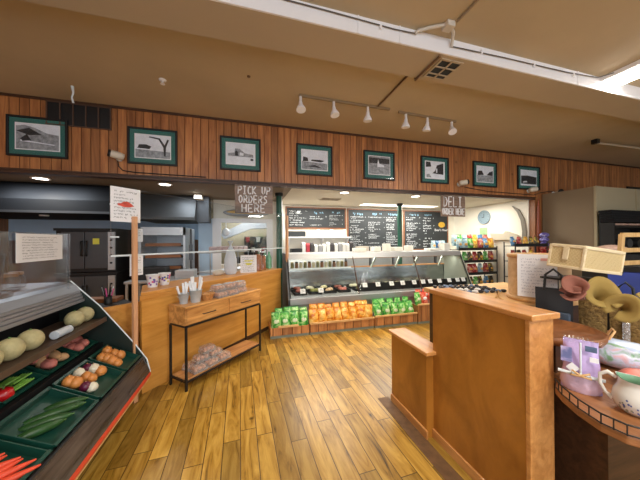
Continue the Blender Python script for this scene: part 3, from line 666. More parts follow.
t = thing('ceiling_conduit', 'pale bent conduit with junction box on the near ceiling by the white beam', 'pipe', (1.7, 1.83, 3.45), world=True)
part('conduit_pipe', MB().tube([(1.45, 1.95, 3.40), (1.47, 1.94, 3.42), (1.55, 1.90, 3.432), (1.62, 1.86, 3.432), (1.68, 1.83, 3.432)], .014, 8).tube([(1.72, 1.83, 3.432), (1.80, 1.88, 3.432), (1.84, 1.93, 3.425), (1.845, 1.95, 3.36)], .014, 8), M_cond, t)
part('junction_box', MB().box(1.66, 1.74, 1.79, 1.87, 3.40, 3.449), M_cond, t, bevel=.004)
single('ceiling_conduit', MB().tube([(1.75, .9, 3.438), (1.75, 1.78, 3.438)], .011, 8), mat('grey_pipe', S(150, 132, 106), .5), 'straight thin conduit on the near ceiling leading to the junction box', 'pipe', (1.75, 1.3, 3.438))
t = thing('surface_cable', 'thin dark cable clipped along the white beam face', 'cable', (1.8, 1.96, 3.4), world=True)
part('cable_run', MB().tube([(-.4, 1.958, 3.425), (.6, 1.958, 3.415), (1.25, 1.958, 3.40), (1.45, 1.955, 3.405)], .005, 6).tube([(1.845, 1.955, 3.37), (2.5, 1.958, 3.39), (3.4, 1.958, 3.40), (3.9, 1.95, 3.42), (4.05, 1.8, 3.44)], .005, 6), mat('cable_grey', S(90, 84, 80), .6), t)
for x in (1.1, 2.2, 2.9, 3.5): part('clip', MB().box(x, x+.02, 1.95, 1.97, 3.37, 3.41), M_white, t)
def ceiling_vent(x0, x1, y0, y1, z, lab):
    t = thing('ceiling_vent', lab, 'vent', ((x0+x1)/2, (y0+y1)/2, z), world=True)
    b = MB().box(x0, x1, y0, y0+.02, z-.012, z-.001).box(x0, x1, y1-.02, y1, z-.012, z-.001).box(x0, x0+.02, y0+.02, y1-.02, z-.012, z-.001).box(x1-.02, x1, y0+.02, y1-.02, z-.012, z-.001)
    b.box((x0+x1)/2-.008, (x0+x1)/2+.008, y0, y1, z-.014, z-.002); b.box(x0, x1, y0+(y1-y0)*.36, y0+(y1-y0)*.36+.012, z-.014, z-.002); b.box(x0, x1, y0+(y1-y0)*.72, y0+(y1-y0)*.72+.012, z-.014, z-.002)
    part('frame', b, M_ceil2, t); part('backing', MB().box(x0+.02, x1-.02, y0+.02, y1-.02, z-.006, z-.001), M_blk, t)
ceiling_vent(1.80, 2.06, 2.02, 2.30, 3.3, 'square ceiling vent with black openings under the beam')
ceiling_vent(1.55, 1.98, 5.25, 5.5, ZH+.005, 'flat vent in the low ceiling above the deli case')
# fluorescent fixtures
for k, (x, y) in enumerate(((4.15, 1.25), (1.2, -.9), (-2.2, -.6))):  # last two are out of view, added to light the dim foreground
    t = thing('fluorescent_fixture', ['lit fluorescent ceiling fixture beyond the white beam at the upper right', 'added unseen fluorescent ceiling fixture behind the viewer', 'added unseen fluorescent ceiling fixture above the produce case'][k], 'ceiling light', (x, y, 3.45))
    part('housing', MB().box(-.16, .16, -.75, .75, -.05, -.001), M_white, t, bevel=.006)
    part('end_cap', MB().box(-.17, .17, .75, .77, -.1, 0).box(-.17, .17, -.77, -.75, -.1, 0), M_white, t)
    for s_ in (-.08, .08): part('tube', MB().tube([(s_, -.74, -.075), (s_, .74, -.075)], .018, 10), M_tube, t)
# recessed downlights in the low ceiling
RL = [(-2.85, 4.6, 'leftmost recessed downlight over the kitchen'), (-1.27, 4.6, 'recessed downlight above the near end of the plexiglass shield'), (1.78, 4.55, 'recessed downlight over the left half of the deli case'), (3.38, 4.58, 'recessed downlight right of the second green post')]
for k, (x, y, lab) in enumerate(RL):
    z = ZH+.004; t = thing('recessed_light', lab, 'ceiling light', (x, y, z), 'recessed downlights behind the header')
    part('trim_ring', MB().lathe([(.105, 0), (.11, -.012), (.085, -.014), (.08, -.004)], n=24), M_white, t)
    part('lens', MB().lathe([(.084, -.008), (0, -.009)], n=24), M_lamp, t)
    spot((x, y, z-.03), (x, y, 0), 30 if k > 1 else 14, WARM, 140)
single('light_panel', MB().box(2.8, 5.0, 5.8, 6.1, ZH-.004, ZH+.004), M_lens, 'long flat light panel in the low ceiling above the menu boards', 'ceiling light', (3.9, 5.95, ZH-.004))
# small bits on the ceiling
single('ceiling_hook', MB().tube([(-2.02, 3.75, ZC), (-2.01, 3.75, ZC-.08), (-2.03, 3.76, ZC-.13), (-2.02, 3.77, ZC-.19)], [.018, .01, .009, .013], 8), M_edge, 'short white hanging cord below the ceiling at the left', 'hook', (-2.02, 3.75, ZC-.19))
t = thing('sprinkler_head', 'small pale sprinkler head on the ceiling left of the streaks of light', 'sprinkler', (-.94, 3.33, ZC))
part('escutcheon', MB().lathe([(.04, 0), (.035, -.012), (.012, -.015)], n=16), M_white, t); part('nozzle', MB().lathe([(.012, -.015), (.01, -.04), (.025, -.045), (.025, -.05)], n=12), M_white, t)
t['label'] = 'small pale sprinkler head on the ceiling above the two left pictures'
single('ceiling_smudge_plate', MB().lathe([(.02, 0), (.018, -.01), (0, -.012)], (.02, 3.0, ZC), 12), mat('plate_brown', S(120, 88, 56), .5), 'tiny brown plug on the ceiling above the third picture', 'plug', (.02, 3.0, ZC-.01))

# ---------------------------------------------------------------- menu boards
def menu(lab, x0, x1, z0, z1, cols, seed, logo=False, header=True):
    y = 6.445; t = thing('menu_board', lab, 'menu board', ((x0+x1)/2, y, z0), 'chalk menu boards on the back wall', world=True)
    part('board', MB().box(x0, x1, y-.02, y, z0, z1), M_chalkbd, t)
    fw = .03; part('frame', MB().box(x0-fw, x1+fw, y-.03, y, z0-fw, z0).box(x0-fw, x1+fw, y-.03, y, z1, z1+fw).box(x0-fw, x0, y-.03, y, z0, z1).box(x1, x1+fw, y-.03, y, z0, z1), M_brownw, t)
    b = MB()
    for k, (cx0, cx1, hd, rows) in enumerate(cols):
        X0 = x0+(x1-x0)*cx0; W = (x1-x0)*(cx1-cx0); zt = z1-.05
        if hd: scribble(b, (X0+W*.15, y-.021, zt), (1, 0, 0), (0, 0, 1), W*.7, hd*1.2, 1, seed+k, 1, heavy=.24); zt -= hd+.02
        r = random.Random(seed+k)
        n = rows; rh = (zt-z0-.04)/n
        for i in range(n):
            if r.random() < .16: continue
            ww = W*r.choice((.55, .7, .8, .86)); scribble(b, (X0, y-.021, zt-i*rh), (1, 0, 0), (0, 0, 1), ww, rh*1.05, 1, seed*31+i+k*50, 0, heavy=.3)
            if i % 3 == 0: scribble(b, (X0+W*.9, y-.021, zt-i*rh), (1, 0, 0), (0, 0, 1), W*.07, rh, 1, seed*37+i+k*50, 0, heavy=.24)
    part('chalk_lettering', b, [M_chalk, M_chalkb], t)
    return t
menu('wide black chalk menu board above the white shelf, left of the others', .95, 2.52, 1.90, 2.40, [(.04, .34, .0, 7), (.38, .68, .11, 5), (.72, .97, .08, 8)], 3)
# white emblem
t0 = C.objects['menu_board']; c_ = Vector((.95+1.57*.19, 6.42, 2.30))
part('shell_emblem', MB().add([(c_.x+.05*math.cos(a), c_.y, c_.z-.02+.05*math.sin(a)) for a in [i*PI/8 for i in range(9)]]+[(c_.x-.03, c_.y, c_.z-.045), (c_.x+.03, c_.y, c_.z-.045)], [tuple(range(11))]), M_chalk, t0)
menu('large chalk menu board left of the middle green post', 2.62, 4.26, 1.28, 2.40, [(.03, .33, .1, 19), (.36, .68, .1, 19), (.7, .99, .1, 19)], 11)
t1 = menu('large chalk menu board with gold emblem, right of the middle green post', 4.36, 5.86, 1.30, 2.40, [(.04, .36, .09, 17), (.42, .68, .08, 12)], 23)
c_ = Vector((4.36+1.5*.86, 6.418, 2.02))
part('gold_emblem', MB().add([(c_.x+.12*math.cos(a), c_.y, c_.z+.085*math.sin(a)) for a in [i*PI/10 for i in range(20)]], [tuple(range(20))]), M_gold, t1)
fc = bpy.data.curves.new('logo_text', 'FONT'); fc.body = "Boar's Head"; fc.size = .095; fc.align_x = 'CENTER'; fc.extrude = .001
fo = bpy.data.objects.new('tmp', fc); C.objects.link(fo); bpy.context.view_layer.update()
me = bpy.data.meshes.new_from_object(fo.evaluated_get(bpy.context.evaluated_depsgraph_get())); bpy.data.objects.remove(fo)
me.transform(Matrix.Translation((c_.x-.02, c_.y, c_.z-.19))@Matrix.Rotation(PI/2, 4, 'X')); me.materials.clear(); me.materials.append(M_paper)
o = bpy.data.objects.new('logo_lettering', me); C.objects.link(o); o.parent = t1; o.location = -WOFF[t1.name]
sheetsign('notice_sheet', 'white sheet hanging at the lower right of the right menu board', 'sign', (5.63, 6.40, 1.42), (1, 0, 0), .22, .24, 6, 15)
# back shelf
t = thing('wall_shelf', 'white bracketed wall shelf below the left menu board', 'shelf', (1.8, 6.45, 1.66), world=True)
part('shelf_board', MB().box(.92, 2.6, 6.18, 6.445, 1.63, 1.66), M_white, t, bevel=.003)
for x in (1.0, 1.85, 2.55): part('bracket', MB().prism([(6.2, 1.63), (6.445, 1.63), (6.445, 1.42)], 0, x-.012, x+.012), M_white, t)
single('chalk_sign', MB().box(.93, 1.4, 6.25, 6.28, 1.661, 1.80), M_chalkbd, 'small black sign lying along the left of the white wall shelf', 'sign', (1.16, 6.26, 1.661))
M_cupw = mat('paper_cups', S(222, 216, 204), .5, var=.06)
for k in range(9):
    x = 1.5+k*.12; h_ = .13+.03*((k*7) % 3)
    single('stacked_cups', MB().lathe([(.034, 0), (.045, h_), (.042, h_), (.0, h_-.02)], (x, 6.3, 1.661), 14), M_cupw, f'stack of pale cups on the white wall shelf, {ORD[k]} from the left', 'cup stack', (x, 6.3, 1.661), 'cup stacks on the white wall shelf')
# back counter with bags under shelf
t = thing('back_counter', 'stainless back counter against the menu board wall', 'counter', (3.3, 6.3, 0), world=True)
part('cabinet', MB().box(.95, 5.9, 5.98, 6.44, 0, 1.16), M_steelb, t); part('countertop', MB().box(.93, 5.92, 5.95, 6.445, 1.16, 1.2), M_steelb, t, bevel=.004)
M_pk = [mat('coffee_white', S(216, 214, 208), .5, var=.05), mat('coffee_grey', S(150, 150, 150), .5, var=.1), mat('coffee_red', S(170, 50, 60), .5), mat('coffee_dark', S(60, 56, 56), .5)]
for k in range(13):
    x = 1.32+k*.105; h_ = random.uniform(.26, .36); m_ = M_pk[[0, 2, 3, 0, 1, 0, 0, 3, 0, 1, 0, 0, 3][k]]
    b = MB().box(x-.042, x+.042, 6.1, 6.22, 1.2, 1.2+h_*.85).prism([(6.1, 1.2+h_*.85), (6.22, 1.2+h_*.85), (6.16, 1.2+h_)], 0, x-.042, x+.042)
    single('paper_package', b, m_, f'upright package on the back counter under the white shelf, {ORD[k]} from the left', 'package', (x, 6.16, 1.2), 'packages under the white wall shelf')
single('black_box', MB().box(1.0, 1.27, 6.05, 6.25, 1.2, 1.37), M_blk, 'black box left of the packages on the back counter', 'box', (1.13, 6.15, 1.2), bevel=.006)
single('cardboard_box', MB().box(2.72, 3.02, 6.0, 6.2, 1.2, 1.41), M_bread, 'tan box on the back counter below the middle menu board', 'box', (2.87, 6.1, 1.2), bevel=.006)

# ---------------------------------------------------------------- deli case
M_cglass = glass('case_glass', (.98, .99, .98, 1), .003)
t = thing('deli_case', 'long glass and stainless deli display case across the back of the shop', 'display case', (2.75, 4.9, 0), world=True)
X0, X1 = .72, 4.80
part('base_cabinet', MB().box(X0, X1, 4.54, 5.45, 0, .46), M_steelb, t)
part('front_sill', MB().box(X0, X1, 4.50, 4.60, .40, .52), M_steelb, t, bevel=.008)
part('display_deck', MB().box(X0+.02, X1-.02, 4.60, 5.36, .50, .54), M_steelb, t)
part('front_glass', MB().prism([(4.55, .52), (4.556, .52), (4.866, 1.22), (4.86, 1.22)], 0, X0+.02, X1-.02), M_cglass, t)
part('canopy', MB().prism([(4.84, 1.20), (4.88, 1.30), (5.42, 1.31), (5.42, 1.24), (4.92, 1.19)], 0, X0, X1), M_steelb, t)
part('canopy_light', MB().box(X0+.1, X1-.1, 5.0, 5.04, 1.185, 1.20), M_lens, t)
for k in range(4): area('case_light', (X0+.5+k*1.02, 5.02, 1.18), (.25, 0, 0), .9, .05, 2.6, (1, .96, .86))
# curved stainless back lining
g = [(5.36, .54), (5.37, .62), (5.38, .75), (5.385, .9), (5.39, .95)]
part('back_lining', MB().prism(g+[(5.42, .95), (5.42, .54)], 0, X0, X1), mat('polished_lining', S(176, 178, 174), .22, metal=.95, var=.3, scale=2, stretch=(1, 1, 3), bump=.5), t)  # uneven tone in the colour stands in for streaky reflections
part('rear_rail', MB().box(2.2, X1, 5.36, 5.43, .95, .975).box(2.2, X1, 5.36, 5.43, 1.15, 1.165), M_board, t)
part('rear_panel', MB().box(X0, 2.12, 5.38, 5.42, .95, 1.24), M_steelb, t)
for x in (2.12, 2.75, 3.35, 3.95, 4.55): part('rear_mullion', MB().box(x-.02, x+.02, 5.37, 5.43, .96, 1.24), M_steeld, t)
prof = [(4.54, .0), (4.52, .5), (4.56, .56), (4.86, 1.22), (4.9, 1.3), (5.44, 1.3), (5.44, 0)]
part('end_panel', MB().prism(prof, 0, X1, X1+.03), M_greyin, t)
part('end_panel', MB().prism(prof, 0, X0-.03, X0), M_steeld, t)
part('lining_panel', MB().prism([(4.6, .54), (4.87, 1.19), (5.37, 1.19), (5.37, .54)], 0, X1-.012, X1-.002), M_greyin, t)
for x in (X0+.01, 2.07, 3.5, X1-.01): part('glass_bar', MB().tube([(x, 4.548, .52), (x, 4.856, 1.225)], .012, 6), M_darkwood if 1 < x < 4 else M_blk, t)
for x in (2.55, 3.15, 3.62, 4.3): part('shelf_strut', MB().obox((x+.06, 5.0, 1.08), (.03, .03, .27), RY(.5)), M_greyin, t)
part('deck_riser', MB().box(2.11, X1-.02, 4.665, 4.685, .54, .70).box(2.11, X1-.02, 4.685, 4.70, .54, .60), M_blk, t)
part('upper_shelf', MB().box(X0+.03, 2.03, 4.86, 5.3, 1.0, 1.02), M_glass, t); part('shelf_edge', MB().box(X0+.03, 2.03, 4.845, 4.86, .995, 1.025), M_edge, t)
M_jar = [mat('jar_olive', S(118, 116, 74), .3, var=.3, scale=30), mat('jar_brown', S(130, 92, 62), .3, var=.3, scale=30), mat('jar_pale', S(190, 182, 150), .3, var=.2, scale=30)]
M_lid = mat('jar_lid', S(176, 170, 140), .4)
for k in range(14):
    x = .84+k*.087; t = thing('preserve_jar', f'small preserve jar on the upper shelf of the deli case, {ORD[k]} from the left', 'jar', (x, 4.98, 1.021), 'jars on the upper shelf of the deli case')
    part('jar_wall', MB().lathe([(.03, 0), (.034, .01), (.034, .085), (.026, .1)], n=14), M_jar[k % 3], t); part('lid', MB().lathe([(.029, .1), (.029, .122)], n=14), [M_lid, M_blk, M_steelb][k % 3], t)
M_food = [mat('food_'+n_, c_, .5, var=.45, scale=28, bump=.8) for n_, c_ in (('ham', S(186, 112, 100)), ('cheese', S(222, 206, 160)), ('salad', S(148, 150, 90)), ('meat', S(140, 76, 62)), ('turkey', S(206, 176, 140)), ('slaw', S(214, 208, 178)))]
nm = ['pink ham', 'pale cheese', 'green salad', 'dark meat', 'sliced turkey', 'creamy slaw']
k = 0
for i in range(13):
    x = .95+i*.295
    if abs(x-2.07) < .1 or abs(x-3.5) < .06: x += .06
    for j in range(2):
        y = 4.8+j*.3; t = thing('food_tray', f'tray of {nm[(i*2+j*3)%6]} in the {"front" if j==0 else "rear"} row of the deli case, {ORD[i]} from the left', 'food tray', (x, y, .541), 'trays in the deli case')
        part('tray', MB().box(-.12, .12, -.12, .12, 0, .03).box(-.12, -.112, -.12, .12, .03, .05).box(.112, .12, -.12, .12, .03, .05).box(-.12, .12, -.12, -.112, .03, .05).box(-.12, .12, .112, .12, .03, .05), M_blk, t)
        b = MB(); [b.ell((random.uniform(-.05, .05), random.uniform(-.05, .05), .05), (.06, .05, .035), RZ(random.random()*3), n=10, lump=.15, seed=k*7+q) for q in range(4)]; part('food', b, M_food[(i*2+j*3) % 6], t); k += 1
for i in range(13):
    x = [.98, 1.33, 2.24, 2.53, 2.84, 3.1, 3.38, 3.6, 3.78, 4.02, 4.28, 4.5, 4.66][i]; z = .62 if i < 2 else .67; yy = 4.645
    M = RX(-.42); t = thing('price_tag', f'white price tag inside the deli case glass, {ORD[i]} from the left', 'price tag', (x, yy, z-.05), 'price tags along the deli case')
    part('card', MB().obox((0, 0, .05), (.10, .004, .088), M), M_paper, t); part('stand', MB().box(-.01, .01, .0, .006, -(z-.05-.541), .03), M_blk, t)
    part('printing', scribble(MB(), (-.03, -.0155+.008, .078), (1, 0, 0), M@Vector((0, 0, 1)), .06, .05, 2, i+60, off=.006, heavy=.2), M_ink, t)
# things on top of the case
M_topw = mat('white_goods', S(226, 222, 210), .6, var=.05)
tops = [(2.75, .16, .10, 'small white box'), (3.02, .10, .17, 'tall white box'), (3.28, .22, .09, 'stack of white napkins'), (3.6, .12, .12, 'white cup carton'), (4.25, .3, .05, 'flat stack of papers'), (4.60, .16, .17, 'white paper holder'), (2.35, .25, .08, 'tan paper stack')]
for k, (x, w_, h_, n_) in enumerate(tops):
    single('counter_supply', MB().box(x-w_/2, x+w_/2, 5.05, 5.25, 1.312, 1.312+h_), M_topw, f'{n_} on top of the deli case', 'supplies', (x, 5.15, 1.312), bevel=.006)

# ---------------------------------------------------------------- bagged snacks in wooden bins
BX = [(.34, .97, 4.10, .165, 'left wooden bin with slatted front holding green bags'), (.98, 2.15, 4.09, .17, 'long wooden bin with slatted front holding orange bags'), (2.16, 3.02, 4.07, .19, 'wooden bin with slatted front holding green bags, right of the orange ones'), (3.03, 4.1, 4.05, .34, 'taller wooden bin with slatted front at the right behind the half wall')]
for k, (x0, x1, y, h_, lab) in enumerate(BX):
    t = thing('produce_bin', lab, 'bin', ((x0+x1)/2, y+.2, 0), 'wooden bins before the deli case', world=True)
    part('front_boards', MB().box(x0, x1, y, y+.02, .045, h_), M_bin, t)
    part('side_board', MB().box(x0, x0+.018, y+.02, 4.49, .045, h_).box(x1-.018, x1, y+.02, 4.49, .045, h_), M_bin, t)
    part('bottom_board', MB().box(x0+.018, x1-.018, y+.02, 4.49, h_-.13, h_-.11), M_brownw, t)
    part('base', MB().box(x0, x1, y+.01, 4.49, 0, .045), mat('grey_kick', S(130, 136, 120), .6), t)
    ll = (x0+.12, x0+.45) if k == 0 else (x0, x1)
    part('front_lip', MB().box(ll[0], ll[1], y-.015, y+.02, h_, h_+.03), M_lip, t, bevel=.003)
def bagmesh(w_, h_, d_, seed=0, n=9, m_=11):
    r = random.Random(seed); b = MB()
    for s_ in (-1, 1):
        g = []
        for i in range(m_+1):
            v = i/m_; row = []
            for j in range(n+1):
                u = j/n*2-1
                pr = math.sin(PI*min(1, max(0, (v*.93+.0)))) if v < .93 else 0
                th = d_/2*max(0, (1-u*u))**.5*max(.0, (math.sin(PI*(v/.93))**.55 if 0 < v < .93 else (0 if v >= .93 else .35)))
                ww = w_/2*(1-.07*math.sin(PI*v))*(1-.16*v*v)
                row.append((u*ww+r.uniform(-1, 1)*.002, s_*(th+r.uniform(0, .004)*(1 if th > .002 else 0))+(.004*math.sin(j*2.2) if v > .93 else 0), v*h_))
            g.append(row)
        b.sheet(g)
    return b
def bagmat(name, c1, c2, c3):
    t = NT(name); tc = t.n('ShaderNodeTexCoord'); nz = t.n('ShaderNodeTexNoise', Scale=16.0, Detail=3.0, Distortion=.8)
    oi = t.n('ShaderNodeObjectInfo'); sc = t.n('ShaderNodeVectorMath', operation='ADD'); cb = t.n('ShaderNodeCombineXYZ')
    ml = t.n('ShaderNodeMath', operation='MULTIPLY'); ml.inputs[1].default_value = 40
    t.l(oi.outputs['Random'], ml.inputs[0]); t.l(ml.outputs[0], cb.inputs[0]); t.l(tc.outputs['Object'], sc.inputs[0]); t.l(cb.outputs[0], sc.inputs[1]); t.l(sc.outputs[0], nz.inputs[0])
    cr = t.n('ShaderNodeValToRGB'); e = cr.color_ramp.elements; e[0].position = .36; e[0].color = c1; e[1].position = .66; e[1].color = c3; x = e.new(.5); x.color = c2
    t.l(nz.outputs[0], cr.inputs[0]); t.l(cr.outputs[0], t.b.inputs['Base Color']); t.b.inputs['Roughness'].default_value = .32
    bp = t.n('ShaderNodeBump', Strength=.5, Distance=.008); t.l(nz.outputs[0], bp.inputs['Height']); t.l(bp.outputs[0], t.b.inputs['Normal']); return t.m
B_green = bagmat('green_bag', S(40, 132, 54), S(96, 186, 78), S(196, 226, 160))
B_orange = bagmat('orange_bag', S(200, 106, 24), S(238, 166, 54), S(250, 216, 130))
B_red = bagmat('red_bag', S(176, 40, 36), S(222, 92, 66), S(240, 170, 140))
M_crimp = {id(B_green): mat('green_crimp', S(60, 150, 70), .4), id(B_orange): mat('orange_crimp', S(206, 130, 50), .4), id(B_red): mat('red_crimp', S(190, 60, 50), .4)}
M_bagface = mat('bag_label', S(214, 226, 190), .5, var=.3, scale=40)
def snack(mat_, cat, label, loc, s_=1, rz=0, tilt=-.15, group=None, proto={}):
    key = mat_.name
    if key not in proto:
        t = thing('snack_bag', label, cat, loc, group)
        part('pouch', bagmesh(.158, .235, .098, len(proto)), mat_, t)
        part('top_seal', MB().obox((0, 0, .238), (.128, .004, .016)), M_crimp.get(id(mat_), mat_), t)
        b = MB(); b.ell((0, -.045, .11), (.042, .008, .032), n=12); part('label_patch', b, M_bagface if mat_ is B_green else M_paper if mat_ is B_red else bpy.data.materials.get('orange_patch') or mat('orange_patch', S(236, 176, 84), .5, var=.3, scale=40), t)
        proto[key] = t
    else: t = dup(proto[key], loc, label=label, group=group)
    t['label'] = label; t['category'] = cat; t.rotation_euler = (tilt+random.uniform(-.06, .06), random.uniform(-.09, .09), rz); t.scale = (s_*.98, s_*.98, s_)
    return t
def bagrow(mat_, col, x0, x1, n, y, z, row, binlab, s_=1):
    for i in range(n):
        x = x0+(x1-x0)*(i+.5)/n
        snack(mat_, 'snack bag', f'{col} snack bag in the {row} row of the {binlab}, {ORD[i]} from the left', (x, y+random.uniform(-.008, .008), z+random.uniform(-.008, .008)), s_*random.uniform(.95, 1.03), random.uniform(-.12, .12), -.2, f'{col} snack bags in the {binlab}')
bagrow(B_green, 'green', .37, .96, 4, 4.165, .13, 'front', 'left bin', 1.13); bagrow(B_green, 'green', .42, .99, 4, 4.29, .19, 'rear', 'left bin', 1.0)
bagrow(B_orange, 'orange', 1.0, 2.13, 8, 4.155, .135, 'front', 'long bin', 1.13); bagrow(B_orange, 'orange', 1.02, 2.15, 8, 4.29, .20, 'rear', 'long bin', 1.02)
bagrow(B_green, 'green', 2.18, 3.0, 5, 4.135, .155, 'front', 'third bin', 1.1); bagrow(B_green, 'green', 2.2, 3.0, 5, 4.28, .22, 'rear', 'third bin', 1.02)
bagrow(B_red, 'red', 3.16, 4.05, 5, 4.14, .335, 'front', 'tall bin'); bagrow(B_red, 'red', 3.1, 4.05, 5, 4.28, .38, 'rear', 'tall bin', .9)
snack(B_green, 'snack bag', 'green snack bag at the left end of the tall bin beside the red ones', (3.09, 4.12, .34), .95, .1, -.2)

# ---------------------------------------------------------------- half wall (island)
t = thing('half_wall', 'stepped wooden half wall with capped top in the middle foreground', 'counter', (1.48, 1.5, 0), world=True)
xa, xb = 1.375, 1.555
part('tall_panel', MB().box(xa+.03, xb, 1.0, 1.70, 0, 1.13), M_isl, t)
part('low_panel', MB().box(xa-.035, xb-.07, 1.70, 2.20, 0, .655), M_isl, t)
part('corner_post', MB().box(xa+.025, xb+.005, .975, 1.0, 0, 1.13), M_cap, t, bevel=.004)
part('end_trim', MB().box(xb+.006, xb+.026, .98, 1.01, 0, 1.13), M_cap, t, bevel=.003)
part('top_cap', MB().box(xa+.015, xb+.04, .955, 1.73, 1.13, 1.162), M_cap, t, bevel=.006)
part('low_cap', MB().box(xa-.06, xb-.05, 1.665, 2.225, .655, .682), M_cap, t, bevel=.006)
part('base_molding', MB().box(xa+.015, xa+.03, 1.0, 1.70, 0, .07).box(xa-.05, xa-.035, 1.68, 2.2, 0, .07), M_cap, t, bevel=.004)
struct('trim_7', MB().box(1.22, 1.33, .6, 2.26, 0, .004), mat('dark_strip', S(104, 74, 46), .6, var=.3, scale=14))


# ---------------------------------------------------------------- produce case (left foreground)
YA, YB = -.4, 2.86
t = thing('produce_case', 'open refrigerated produce case with red bumper in the left foreground', 'display case', (-1.6, 1.2, 0), world=True)
part('base_cabinet', MB().box(-2.1, -1.14, YA, YB, 0, .26), M_blk, t)
part('lower_deck', MB().prism([(-2.1, .26), (-1.0, .26), (-1.0, .40), (-1.62, .71), (-2.1, .71)], 1, YA, YB) if False else MB().prism([(-2.1, .26), (-.98, .26), (-.98, .385), (-1.62, .705), (-2.1, .705)], 1, YA, YB), M_dkshelf, t)
part('fascia', MB().prism([(-.98, .27), (-.925, .285), (-.935, .32), (-.975, .435), (-.99, .435)], 1, YA, YB), M_dkband, t)
part('inner_lip', MB().prism([(-.99, .40), (-.978, .40), (-.972, .448), (-.985, .448)], 1, YA, YB), M_steeld, t)
part('bumper', MB().prism([(-.965, .235), (-.925, .24), (-.915, .262), (-.925, .284), (-.965, .28)], 1, YA, YB), M_redb, t, label='glossy red bumper strip')
part('trim_strip', MB().box(-.962, -.928, YA, YB, .222, .235), M_lip, t)
part('divider_rail', MB().box(-1.345, -1.31, YA, YB, .55, .615), M_blk, t)
part('melon_shelf', MB().box(-1.64, -1.285, YA, YB-.01, .825, .84).box(-1.29, -1.275, YA, YB-.01, .815, .855), mat('shelf_brown', S(84, 66, 52), .5, var=.2), t)
part('back_wall', MB().box(-2.1, -1.64, YA, YB, .70, 1.19), M_hood, t)
M_rail = mat('silver_rail', S(158, 162, 168), .45, metal=.6, var=.1, scale=3, stretch=(1, .2, 8))
b = MB()
for k, (z0, z1, dx) in enumerate(((1.01, 1.035, 0), (1.038, 1.062, -.012), (1.065, 1.085, -.02), (1.088, 1.11, -.03))): b.box(-1.60, -1.452+dx, YA, YB, z0, z1)
part('canopy_rail', b, M_rail, t)
part('canopy_top', MB().prism([(-1.60, 1.03), (-1.485, 1.112), (-1.52, 1.165), (-1.60, 1.195), (-2.1, 1.195), (-2.1, 1.19), (-1.64, 1.03)], 1, YA, YB), M_rail, t)
prof = [(-1.56, 1.20), (-1.34, .96), (-1.06, .575), (-.955, .41), (-.925, .28)]
part('end_panel', MB().prism(prof+[(-2.1, .28), (-2.1, 1.2)], 1, YB+.002, YB+.008), mat('case_end', S(34, 46, 42), .35), t)
part('glass_edge', MB().tube([(x, YB+.006, z) for x, z in prof], .006, 6), M_edge, t)
single('case_partition', MB().box(-1.506, -1.50, .2, 2.72, 1.196, 1.625), M_cloudy, 'cloudy plexiglass partition standing on top of the produce case', 'partition', (-1.503, 1.5, 1.196))
single('partition_edge', MB().box(-1.512, -1.494, 2.722, 2.742, 1.15, 1.63), M_frost, 'bright clear edge strip at the far end of the produce case partition', 'strip', (-1.503, 2.73, 1.15))
sheetsign('posted_sheets', 'pair of white printed sheets taped to the produce case partition', 'sign', (-1.488, 2.41, 1.515), (0, 1, 0), .44, .2, 9, 33)
t = thing('cup_holder', 'clear holder full of white sleeves on top of the produce case', 'holder', (-1.70, 2.28, 1.196))
part('holder_wall', MB().lathe([(.06, 0), (.08, .28)], n=18), M_frost, t)
for k in range(7): part('sleeve', MB().tube([(.02*math.cos(k), .02*math.sin(k), .01), (.045*math.cos(k), .045*math.sin(k), .36+.03*(k % 3))], .014, 8), M_paper, t)
for k, (x, y) in enumerate(((-1.72, 2.48), (-1.78, 2.62))):
    t = thing('glass_jar', ['squat glass jar with wooden lid on top of the produce case', 'second squat glass jar behind the wooden-lidded one'][k], 'jar', (x, y, 1.196))
    part('jar_wall', MB().lathe([(.05, 0), (.055, .02), (.055, .08), (.04, .1)], n=18), M_frost, t); part('lid', MB().lathe([(.042, .1), (.042, .125)], n=18), M_cap, t)

def dz(x): return -.105-.5*x      # lower deck surface
SL = math.atan(.5)
M_mel = mat('melon_rind', S(186, 176, 130), .55, var=.12, scale=30, bump=.3)
M_tray2 = M_tray
def vtray(x0, x1, y0, y1, lab):
    """sloped green tray on the deck"""
    xm = (x0+x1)/2; M = RY(SL); c_ = Vector((xm, (y0+y1)/2, dz(xm)+.012)); W = (x1-x0)/math.cos(SL); Hh = y1-y0
    t = thing('produce_tray', lab, 'tray', c_, world=True)
    b = MB().obox(c_, (W, Hh, .008), M)
    for s_ in (-1, 1):
        b.obox(c_+M@Vector((s_*W/2, 0, .022)), (.008, Hh, .05), M); b.obox(c_+M@Vector((0, s_*(Hh/2-.004), .022)), (W, .008, .05), M)
    part('tray_body', b, M_tray2, t); 
    for s_ in (-1, 1): part('rim', MB().obox(c_+M@Vector((s_*(W/2+.008), 0, .048)), (.018, Hh, .006), M), M_tray2, t)
TR = [(-1.56, -1.375, 1.50, 1.86, 'green tray of squash nearest in the middle tier of the produce case'), (-1.56, -1.375, 1.90, 2.22, 'green tray of celery and red peppers in the middle tier'),
      (-1.56, -1.375, 2.26, 2.56, 'green tray of potatoes in the middle tier'), (-1.56, -1.375, 2.59, 2.84, 'green tray of red potatoes at the far end of the middle tier'),
      (-1.28, -1.03, 1.30, 1.68, 'green tray of carrots in the lowest tier'), (-1.28, -1.03, 1.71, 2.12, 'green tray of cucumbers in the lowest tier'),
      (-1.28, -1.03, 2.15, 2.52, 'green tray of onions in the lowest tier'), (-1.28, -1.03, 2.55, 2.84, 'green tray of yellow onions at the far end of the lowest tier')]
for a in TR: vtray(*a)
M_pot = mat('potato', S(196, 154, 110), .7, var=.15, scale=20, bump=.3); M_rpot = mat('red_potato', S(190, 112, 100), .6, var=.2, scale=18, bump=.3)
